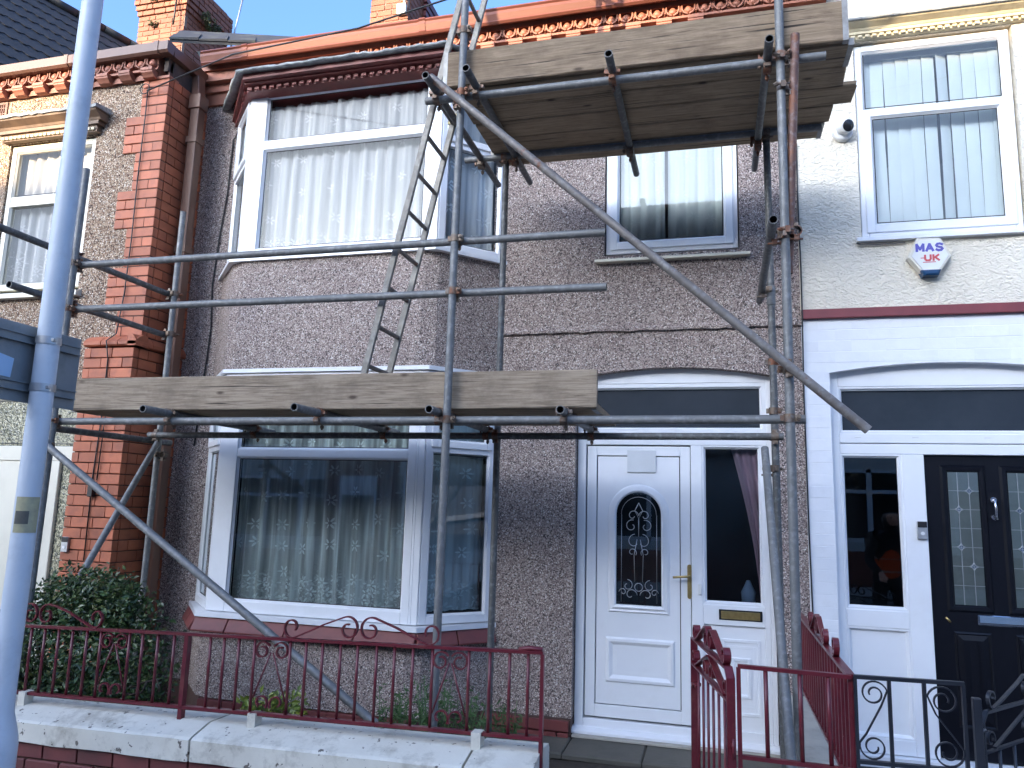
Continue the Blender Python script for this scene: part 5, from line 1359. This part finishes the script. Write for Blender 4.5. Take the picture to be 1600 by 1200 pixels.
barx = [-3.82, -3.735, -3.637, -3.536, -3.437, -3.335, -3.238, -3.044, -2.956, -2.856, -2.75, -2.522, -2.437, -2.348, -2.253, -2.046, -1.955, -1.863, -1.764, -1.671, -1.569, -1.475, -1.379, -1.279, -1.098, -.996, -.902, -.815]
xt = lambda x: (x - A_.x) / AB.x
for x in barx + [-3.92, -4.02, -4.12]:
    t = xt(x); rod(fr, [FP(t, rb_(t)), FP(t, rt_(t))], .0078)
t = xt(-2.665); flat(fr, [FP(t, copz(t) - .01), FP(t, rt_(t) - .004)], .03, .012, 'post')
t = LT - .004; flat(fr, [FP(t, .02), FP(t, rt_(t) - .006)], .02, .008, 'end_post')
build(MB().path([FP(t, rt_(t) + .012), FP(t - .06, rt_(t - .06) + .016), FP(t - .11, rt_(t) + .004)], .012, 8), 'rail_scroll_end', 'maroon_paint', fr)
def sp2(c, r0, r1, a0, a1, n=18): return [(c[0] + (r0 + (r1 - r0) * i / n) * math.cos(a0 + (a1 - a0) * i / n), c[1] + (r0 + (r1 - r0) * i / n) * math.sin(a0 + (a1 - a0) * i / n)) for i in range(n + 1)]
def scr(parent, pts, o, sx=1, w=.016, th=.0035):   # local (t,z) -> fence
    return flat(parent, [FP(o[0] + sx * a, o[1] + b + .0354 * sx * a) for a, b in pts], w, th)
def lyre(t0, L_, H, half=(1, -1)):
    z0 = rt_(t0) + .007
    for s_ in half:
        # big curl beside the centre, straight slope, small curl at the outer end
        big = sp2((.060, .056), .020, .060, rad(62 + 400), rad(62), 30)
        tail = [(L_ * .45, H * .60), (L_ * .62, H * .34), (L_ * .78, .012)]
        small = sp2((L_ - .055, .052), .052, .022, rad(-100), rad(215), 22)
        scr(fr, big + [(.125, H * .80)] + tail + small, (t0, z0), s_)
lyre(xt(-1.668), .43, .12); lyre(xt(-3.70), .47, .13, (1,)); lyre(xt(-3.70), .43, .12, (-1,))
def panel(x0, x1):
    ta, tb = xt(x0), xt(x1); tm_ = (ta + tb) / 2; h = rt_(tm_) - rb_(tm_); zt, zb = rt_(tm_) - .008, rb_(tm_) + .008; w = (tb - ta) / 2
    for s_ in (1, -1):
        up_ = sp2((w * .52, -.052), .018, .046, rad(-180 - 120), rad(150), 20)
        scr(fr, [(a, b) for a, b in up_] , (tm_, zt), s_, .016, .0032)
        rod(fr, [FP(tm_ + s_ * .006, zt - .06), FP(tm_ + s_ * w * .9, zb + .06)], .0045, 'scroll_stem')
        lo = sp2((w * .45, .045), .016, .043, rad(-60), rad(215), 20)
        scr(fr, lo, (tm_, zb), s_, .016, .0032)
for a, b in ((-3.238, -3.044), (-2.253, -2.046), (-1.279, -1.098)): panel(a, b)

# right-hand red railing on the street line
YR = -2.40
r2 = thing('railing', 'short plain maroon railing with widely spaced bars right of the open gate', 'railing', (.31, YR, .72))
NVy = Vector((0, 1, 0))
flat(r2, [(.085, YR, 1.105), (.53, YR, 1.098)], .024, .008, 'top_rail', nv=NVy); flat(r2, [(.09, YR, .745), (.53, YR, .738)], .024, .008, 'bottom_rail', nv=NVy)
flat(r2, [(.092, YR, .02), (.088, YR, 1.10)], .018, .009, 'end_post', nv=NVy)
for x in (.20, .335, .445): rod(r2, [(x, YR, .74), (x - .003, YR, 1.10)], .009)
# railing between the two gardens
xg = .53
r3 = thing('railing', 'maroon dividing railing with scroll top running back to the houses', 'railing', (xg, -1.4, .6))
NVx = Vector((1, 0, 0))
flat(r3, [(xg, YR, 1.10), (xg, -.30, 1.10)], .034, .008, 'top_rail', nv=NVx); flat(r3, [(xg, YR, .66), (xg, -.30, .66)], .03, .008, 'bottom_rail', nv=NVx)
for k in range(21): y = YR + .02 + k * .1; flat(r3, [(xg, y, .655), (xg, y, 1.10)], .02, .006, 'bar', nv=NVx)
for y0_, s_ in ((-1.75, 1), (-1.70, -1)):
    pts = sp2((.055, .052), .018, .054, rad(62 + 380), rad(62), 24) + [(.13, .075), (.24, .02)] + sp2((.31, .045), .045, .018, rad(-120), rad(200), 18)
    flat(r3, [(xg, y0_ + .35 + s_ * a, 1.107 + b) for a, b in pts], .026, .004, 'scroll', nv=NVx)
for yy_ in (-1.05, -2.0):
    pts = sp2((.0, .05), .016, .048, rad(-90), rad(300), 20)
    flat(r3, [(xg, yy_ + a, 1.107 + b) for a, b in pts], .026, .004, 'scroll', nv=NVx)
pw = thing('dividing_wall', 'low pale concrete dividing wall under the maroon side railing', 'wall', (.56, -1.2, .1))
build(MB().box(.44, .655, -2.42, -.02, -.1, .48), 'wall_body', 'concrete_pale', pw, bevel=.01); build(MB().box(.43, .665, -2.44, -.015, .481, .50), 'coping', 'concrete_pale', pw, bevel=.006)
tag(build(MB().box(.545, 2.4, -2.50, -2.36, -.1, .70), 'garden_wall', 'white_masonry', at=(1.4, -2.43, 0), bevel=.01), 'low white garden wall below the black railing', 'wall')
# black railing with S scrolls
bk = thing('railing', 'black wrought iron railing with large S scrolls in front of the right house', 'railing', (.74, YR, .74))
for z in (1.10, .775): flat(bk, [(.54, YR, z), (.945, YR, z + .006)], .02, .0075, 'rail', 'black_iron', NVy)
for x in (.545, .672, .80, .94): flat(bk, [(x, YR, .70), (x, YR, 1.10)], .018, .0065, 'bar', 'black_iron', NVy)
def sscroll(xc, w, z0, z1, s_):
    r_ = w / 2; zc1, zc0 = z1 - r_, z0 + r_
    top = sp2((0, zc1), r_ * .38, r_ * .98, rad(180 + 250), rad(10), 26)
    top = sp2((.004, zc1 + .004), r_ * .30, r_ * .97, rad(200), rad(200 - 560 + 15), 34)
    P = top + [(r_ * .55, zc1 - r_ * .80), (0, (zc0 + zc1) / 2), (-r_ * .55, zc0 + r_ * .80)]
    bot = sp2((-.004, zc0 - .004), r_ * .97, r_ * .30, rad(180 - 15), rad(180 + 545), 34)
    P = P + bot
    flat(bk, [(xc + s_ * a, YR, b) for a, b in P], .010, .003, 'scroll', 'black_iron', NVy)
sscroll(.609, .108, .785, 1.09, 1); sscroll(.870, .120, .785, 1.09, -1)
# gates: thin flat-bar frames, standing open
def gate(name, label, hinge, free, zt, zb, mat, drop=.13, W_=.032):
    hinge, free = Vector(hinge), Vector(free); d = (free - hinge); Lg = d.length; d.normalize(); n = Vector((-d.y, d.x, 0))
    t = thing(name, label, 'gate', (hinge.x, hinge.y, zb))
    P = lambda a, z: hinge + d * a + Vector((0, 0, z))
    f_ = lambda pts, w=W_, th=.005 if W_ > .02 else .006, nm='bar': flat(t, pts, w, th, nm, mat, n)
    f_([P(0, zb), P(0, zt - .035), P(.035, zt), P(Lg, zt), P(Lg, zb)], W_ + .004, .006, 'gate_frame'); f_([P(0, zt - drop), P(Lg, zt - drop)], W_, .005, 'middle_rail'); f_([P(0, zb + .06), P(Lg, zb + .06)], W_, .005, 'bottom_rail')
    nb = 7
    for k in range(1, nb): rod(t, [P(Lg * k / nb, zb + .06), P(Lg * k / nb, zt - drop)], .0065, 'bar', mat)
    m_ = Lg / 2
    for s_ in (1, -1):
        f_([P(m_ + s_ * .02, zt - .02), P(m_ + s_ * Lg * .40, zt - drop + .008)], W_, .004, 'strut')
        for c, r_, a0, a1 in ((.075, .042, -80, 210), (Lg * .44, .036, -120, 200)): f_([P(m_ + s_ * (c + a), zt - drop + .045 + b) for a, b in sp2((0, 0), r_ * .4, r_, rad(a0), rad(a1), 16)], W_, .0035, 'scroll')
        big = sp2((.052, .052), .018, .052, rad(62 + 380), rad(62), 24) + [(.12, .08), (Lg * .32, .02)] + sp2((Lg * .40, .042), .042, .016, rad(-120), rad(200), 18)
        f_([P(m_ + s_ * a, zt + .006 + b) for a, b in big], W_, .004, 'scroll')
    for z in (zt - .30, zb + .25): build(MB().path([hinge - d * .005 + Vector((0, 0, z)), hinge - d * .04 - n * 0 + Vector((0, 0, z))], .008, 6).path([hinge - d * .035 + Vector((0, 0, z - .05)), hinge - d * .035 + Vector((0, 0, z + .03))], .007, 6), 'hinge', mat, t)
    build(MB().box(-.012, .012, -.012, .012, -.04, .04), 'latch', mat, t) if False else None
    lt = MB(); q = P(Lg - .02, zt - drop - .10)
    lt.path([q, q - d * .06], .012, 6).path([q + n * .02, q - n * .03], .010, 6); build(lt, 'latch', mat, t)
    return t
gate('garden_gate', 'open maroon wrought iron gate seen edge-on in front of the white door', (.055, -2.40, 0), (-.115, -1.63, 0), 1.088, .12, 'maroon_paint')
gate('garden_gate', 'open black wrought iron gate at the right edge in front of the black door', (1.02, -2.33, 0), (1.62, -1.62, 0), .985, .12, 'black_iron', .15, .014)
tag(build(MB().box(.965, .995, -2.43, -2.40, 0, 1.06).path([(.98, -2.41, .93), (1.02, -2.36, .93)], .009, 6), 'gate_post', 'black_iron', at=(.98, -2.41, 0), bevel=.003), 'black iron gate post at the right end of the black railing', 'post')

# doorstep of worn flagstones
dsx = struct(build(MB().box(-1.9, .44, -.40, -.005, -.25, .02), 'doorstep', 'flagstone'))
xs = [-1.9, -1.05, -.50, -.12, .43]
for a, b in zip(xs, xs[1:]): build(MB().cbox(a + .003, b - .003, -.415, -.012, .021, .068 + R.uniform(-.004, .002), .01), 'flagstone', 'flagstone', dsx)
build(MB().box(-1.05, .42, -.03, .08, .07, .084), 'mortar_bed', 'concrete_pale', dsx)
struct(build(MB().poly([(-.78, -2.55, .05), (.44, -2.55, .05), (.44, -.40, .02), (-.78, -.40, .02)]), 'path', 'flagstone'))

# ------------------------------------------------------------------ LAMP POST AND SIGN
LX, LY = -3.13, -3.0
lpz = gz(LX)
lpst = thing('lamp_post', 'pale blue-grey steel lamp post on the pavement at the left edge', 'lamp post', (LX, LY, lpz))
build(MB().lathe([(.085, lpz), (.085, .62), (.080, .66), (.055, .76), (.0525, .80), (.0515, 3.0), (.0475, 6.5), (.04, 7.6)], (LX, LY, 0), 'Z', 28), 'column', 'lamp_paint', lpst)
build(MB().path([(LX, LY, 7.55), (LX, LY - .3, 7.75), (LX, LY - 1.0, 7.8)], .035, 10), 'bracket_arm', 'lamp_paint', lpst)
build(MB().cbox(LX - .15, LX + .15, LY - 1.6, LY - .95, 7.74, 7.88, .03), 'lantern', 'sign_back', lpst)
build(MB().cbox(LX - .03, LX + .03, LY - .092, LY - .083, .25, .60, .003), 'access_door', 'lamp_paint', lpst)
# curved number label round the column
lbm = MB(); rings = []
for z in (1.56, 1.725): rings.append([(LX + .0535 * math.cos(a), LY + .0535 * math.sin(a), z) for a in [rad(-100 + k * 10) for k in range(13)]])
build(lbm.loft(rings, False, False, True), 'number_label', 'number_label', lpst)
lbm = MB(); rings = []
for z in (1.60, 1.66): rings.append([(LX + .0542 * math.cos(a), LY + .0542 * math.sin(a), z) for a in [rad(-95 + k * 8) for k in range(9)]])
build(lbm.loft(rings, False, False, True), 'label_print', 'label_grey', lpst)
sgn = thing('road_sign', 'back of a grey metal road sign banded to the lamp post', 'sign', (-3.2, -3.02, 2.17))
build(MB().cbox(-3.206, -3.20, -3.40, -2.735, 2.17, 2.545, .002), 'sign_plate', 'sign_back', sgn, bevel=.001)
for z in (2.245, 2.475):
    build(MB().box(-3.1995, -3.188, -3.39, -2.75, z - .022, z + .022).box(-3.1995, -3.178, -3.39, -2.75, z - .022, z - .016).box(-3.1995, -3.178, -3.39, -2.75, z + .016, z + .022), 'channel', 'sign_back', sgn)
    bz = MB(); rings = []
    for zz in (z - .018, z + .018): rings.append([(LX + .0565 * math.cos(a), LY + .0565 * math.sin(a), zz) for a in [2 * math.pi * k / 24 for k in range(24)]])
    build(bz.loft(rings, True, False, True), 'band_clip', 'aluminium', sgn)
    build(MB().cbox(LX + .045, LX + .062, LY - .03, LY - .01, z - .008, z + .008, .002), 'buckle', 'aluminium', sgn)
build(MB().poly([(-3.1985, -3.40, 2.285), (-3.1985, -3.12, 2.278), (-3.1985, -3.112, 2.37), (-3.1985, -3.2, 2.385), (-3.1985, -3.28, 2.375), (-3.1985, -3.40, 2.40)]), 'torn_sticker', 'sticker_blue', sgn)

# ------------------------------------------------------------------ PLANTS
def leaf_cloud(mb, pts, size, r, nrm_bias=None, asp=.55):
    for p in pts:
        d = Vector((r.gauss(0, 1), r.gauss(0, 1), r.gauss(0, .6))).normalized()
        s = size * r.uniform(.6, 1.25)
        n = Vector((r.gauss(0, .6), r.gauss(-.35, .6), r.gauss(.5, .5))).normalized()
        t = d.cross(n).normalized(); u = n.cross(t)
        p = Vector(p); k = s * asp * .5; f = n * s * .10
        a, b, c, e = p - u * s * .5, p + u * s * .5 - n * s * .08, p + t * k + f, p - t * k + f
        m1 = p - u * s * .02 - f * .3
        i = [mb.pt(q) for q in (a, c, b, e, m1)]
        mb.face([i[0], i[1], i[4]]); mb.face([i[1], i[2], i[4]]); mb.face([i[2], i[3], i[4]]); mb.face([i[3], i[0], i[4]])
rb = random.Random(11)
bush = thing('bush', 'dense dark green glossy-leaved shrub behind the railing at left', 'bush', (-4.05, -1.55, .0))
lobes = [((-4.15, -1.50, .75), .48, .46, .50), ((-3.85, -1.55, .62), .42, .42, .48), ((-4.40, -1.62, .60), .42, .42, .45), ((-4.05, -1.72, .40), .52, .40, .36), ((-3.74, -1.62, .36), .30, .36, .32), ((-4.25, -1.45, .98), .30, .30, .26), ((-4.00, -1.48, .98), .26, .26, .22), ((-4.55, -1.8, .40), .36, .36, .4)]
mb = MB(); pts = []
for c, rx, ry, rz in lobes:
    for _ in range(2300):
        d = Vector((rb.gauss(0, 1), rb.gauss(0, 1), rb.gauss(0, 1))).normalized(); q = rb.uniform(.40, 1.06) ** .7 * (1 + .12 * math.sin(d.x * 9 + d.z * 7 + c[0] * 5))
        z = c[2] + d.z * rz * q
        if z > .05: pts.append((c[0] + d.x * rx * q, c[1] + d.y * ry * q, z))
leaf_cloud(mb, pts, .043, rb)
build(mb, 'foliage', 'laurel_leaf', bush)['kind'] = 'stuff'
mb = MB()
for k in range(16):
    a = rb.uniform(0, 6.28); q = rb.uniform(.1, .45); zt = rb.uniform(.5, 1.1)
    b0 = Vector((-4.1 + .08 * math.cos(a), -1.55 + .08 * math.sin(a), 0)); e0 = Vector((-4.1 + q * math.cos(a), -1.55 + q * .8 * math.sin(a), zt))
    mb.path([b0, b0.lerp(e0, .5) + Vector((rb.uniform(-.05, .05), rb.uniform(-.05, .05), .05)), e0], .009, 5)
build(mb, 'stem', 'bark', bush)
mb = MB()
for (x, y, z, s_) in ((-3.42, -1.75, .55, 1), (-3.36, -1.7, .62, -1)):
    mb.path([(-3.7, -1.6, .5), (x - .08, y, z - .02), (x, y, z), (x + .03, y, z + .07 * s_)], .006, 5)
build(mb, 'bare_twig', 'bark', bush)
def weed(name, label, c, n, rx, ry, h, size, mat, seedv, asp=.4):
    r = random.Random(seedv); t = thing(name, label, 'plant', c)
    mb = MB(); st = MB(); pts = []
    for k in range(max(4, n // 14)):
        a = r.uniform(0, 6.28); q = r.random() ** .5
        b = Vector((c[0] + rx * .6 * q * math.cos(a), c[1] + ry * .6 * q * math.sin(a), c[2])); e = Vector((c[0] + rx * q * math.cos(a), c[1] + ry * q * math.sin(a), c[2] + h * r.uniform(.5, 1.05)))
        st.path([b, b.lerp(e, .5) + Vector((r.uniform(-.02, .02), 0, .02)), e], .0025, 4)
        for i in range(14):
            f = r.uniform(.25, 1.05); p = b.lerp(e, f); pts.append(p + Vector((r.gauss(0, .02), r.gauss(0, .02), r.gauss(0, .015))))
    leaf_cloud(mb, pts, size, r, None, asp)
    build(mb, 'foliage', mat, t)['kind'] = 'stuff'; build(st, 'stem', 'weed_leaf', t)
weed('weed', 'yellow-green low plant behind the coping at the middle of the railing', (-2.62, -1.55, .42), 300, .24, .16, .16, .05, 'yellow_leaf', 2, .5)
weed('weed', 'feathery green weed growing beside the foot of the long brace', (-1.70, -1.0, .1), 760, .34, .24, .50, .05, 'weed_leaf', 3, .22)
weed('weed', 'small feathery green weed left of the brace foot', (-2.05, -1.0, .1), 420, .16, .14, .44, .045, 'weed_leaf', 4, .22)
weed('weed', 'thin green weed at the foot of the rear standard by the bay corner', (-1.42, -.55, .05), 200, .12, .12, .34, .05, 'weed_leaf', 5, .25)
for lbl, c, n, rx, ry, h, sv in (('dry tuft of weeds on top of the left chimney stack', (-8.85, 3.5, 9.86), 160, .28, .08, .12, 7), ('straggling weeds on the flank of the left chimney stack', (-8.20, 4.2, 9.55), 380, .08, .36, .28, 8), ('small weed sprouting from the left chimney front', (-8.9, 3.55, 9.42), 60, .07, .04, .08, 9), ('tuft of weeds on the far side of the middle chimney', (-3.98, 4.2, 9.0), 80, .10, .10, .16, 10)):
    weed('chimney_weed', lbl, c, n, rx, ry, h, .07, 'roof_weed', sv, .35)
cable([(-8.45, 3.52, 9.9), (-8.45, 3.5, 9.35)], .014, 'cable_black', 'black aerial pole strapped to the front of the left chimney', 'aerial pole', 'aerial_pole')
cable([(-8.25, 4.95, 11.0), (-8.3, 4.75, 9.6)], .016, 'aluminium', 'thin grey aerial mast behind the left chimney', 'aerial pole', 'aerial_pole')

# ------------------------------------------------------------------ a worker on the pavement, seen only mirrored in the right-hand side light
pc = Vector((1.95, -3.75, gz(1.95)))
per = thing('person', 'person in orange hi-vis vest and dark hood, mirrored in the right side window', 'person', pc)
def skin(name, mat, verts, edges, radii, root=0, sub=2):
    me = bpy.data.meshes.new(name); me.from_pydata([tuple(Vector(v)) for v in verts], edges, []); me.materials.append(MATS[mat])
    o = bpy.data.objects.new(name, me); COL.objects.link(o); o.parent = per
    o.modifiers.new('skin', 'SKIN'); 
    me.skin_vertices.new() if not me.skin_vertices else None
    for i, r_ in enumerate(radii): me.skin_vertices[0].data[i].radius = (r_, r_) if not isinstance(r_, tuple) else r_
    me.skin_vertices[0].data[root].use_root = True
    sb = o.modifiers.new('smooth', 'SUBSURF'); sb.levels = 1; sb.render_levels = sub
    return o
V = [(0, 0, .86), (0, .06, 1.08), (0, .16, 1.28), (0, .25, 1.40), (0, .31, 1.50),
     (-.10, 0, .82), (-.12, .04, .45), (-.12, -.02, .09), (-.12, .12, .05), (.10, 0, .82), (.12, .06, .45), (.13, .02, .09), (.13, .16, .05),
     (-.19, .20, 1.33), (-.25, .26, 1.08), (-.18, .45, .95), (.19, .20, 1.33), (.25, .28, 1.08), (.17, .46, .98)]
Ed = [(0, 1), (1, 2), (2, 3), (3, 4), (0, 5), (5, 6), (6, 7), (7, 8), (0, 9), (9, 10), (10, 11), (11, 12), (2, 13), (13, 14), (14, 15), (2, 16), (16, 17), (17, 18)]
Rd = [(.16, .12), (.15, .11), (.18, .12), .075, .085, .10, .072, .055, .05, .10, .072, .055, .05, .075, .055, .042, .075, .055, .042]
skin('body', 'dark_cloth', V, Ed, Rd)
skin('vest', 'orange_vest', [(0, .01, .84), (0, .07, 1.08), (0, .155, 1.29), (-.13, .17, 1.33), (.13, .17, 1.33)], [(0, 1), (1, 2), (2, 3), (2, 4)], [(.185, .145), (.18, .14), (.19, .14), .095, .095])
skin('hood', 'dark_cloth', [(0, .27, 1.42), (0, .32, 1.53), (0, .36, 1.62)], [(0, 1), (1, 2)], [.09, .125, .11])
hd_ = skin('head', 'skin', [(0, .36, 1.47), (0, .39, 1.55), (0, .38, 1.62)], [(0, 1), (1, 2)], [.06, .088, .08])
build(MB().lathe([(.012, 0), (.016, .03), (.004, .05)], (pc.x, pc.y + .46, pc.z + 1.53), 'Y', 8), 'nose', 'skin', hd_)
for sx in (-1, 1): build(MB().lathe([(.011, -.006), (.012, .006), (.004, .011)], (pc.x + sx * .033, pc.y + .455, pc.z + 1.57), 'Y', 8), 'eye', 'lens_dark', hd_)
for z in (.97, 1.12):
    rg_ = [[(pc.x + .176 * math.cos(q * math.pi / 12), pc.y + .035 + (z - .97) * .28 + .138 * math.sin(q * math.pi / 12), pc.z + z + dz) for q in range(24)] for dz in (-.025, .025)]
    build(MB().loft(rg_, True, True, True), 'reflective_band', 'vest_tape', per)
for sx in (-1, 1):
    hb = (sx * .175, .46, .965)
    hv = [hb, (sx * .165, .52, .93)]; he = [(0, 1)]; hr_ = [.035, .040]
    for k in range(4):
        b = len(hv); ox = sx * (.14 + .018 * k)
        hv += [(ox, .56, .91 - .006 * k), (ox, .59, .885), (ox - sx * .002, .59, .86 + .004 * k)]; he += [(1, b), (b, b + 1), (b + 1, b + 2)]; hr_ += [.0105, .0095, .0085]
    b = len(hv); hv += [(sx * .125, .525, .915), (sx * .115, .55, .89)]; he += [(1, b), (b, b + 1)]; hr_ += [.012, .010]
    skin('hand', 'skin', hv, he, hr_, 1)
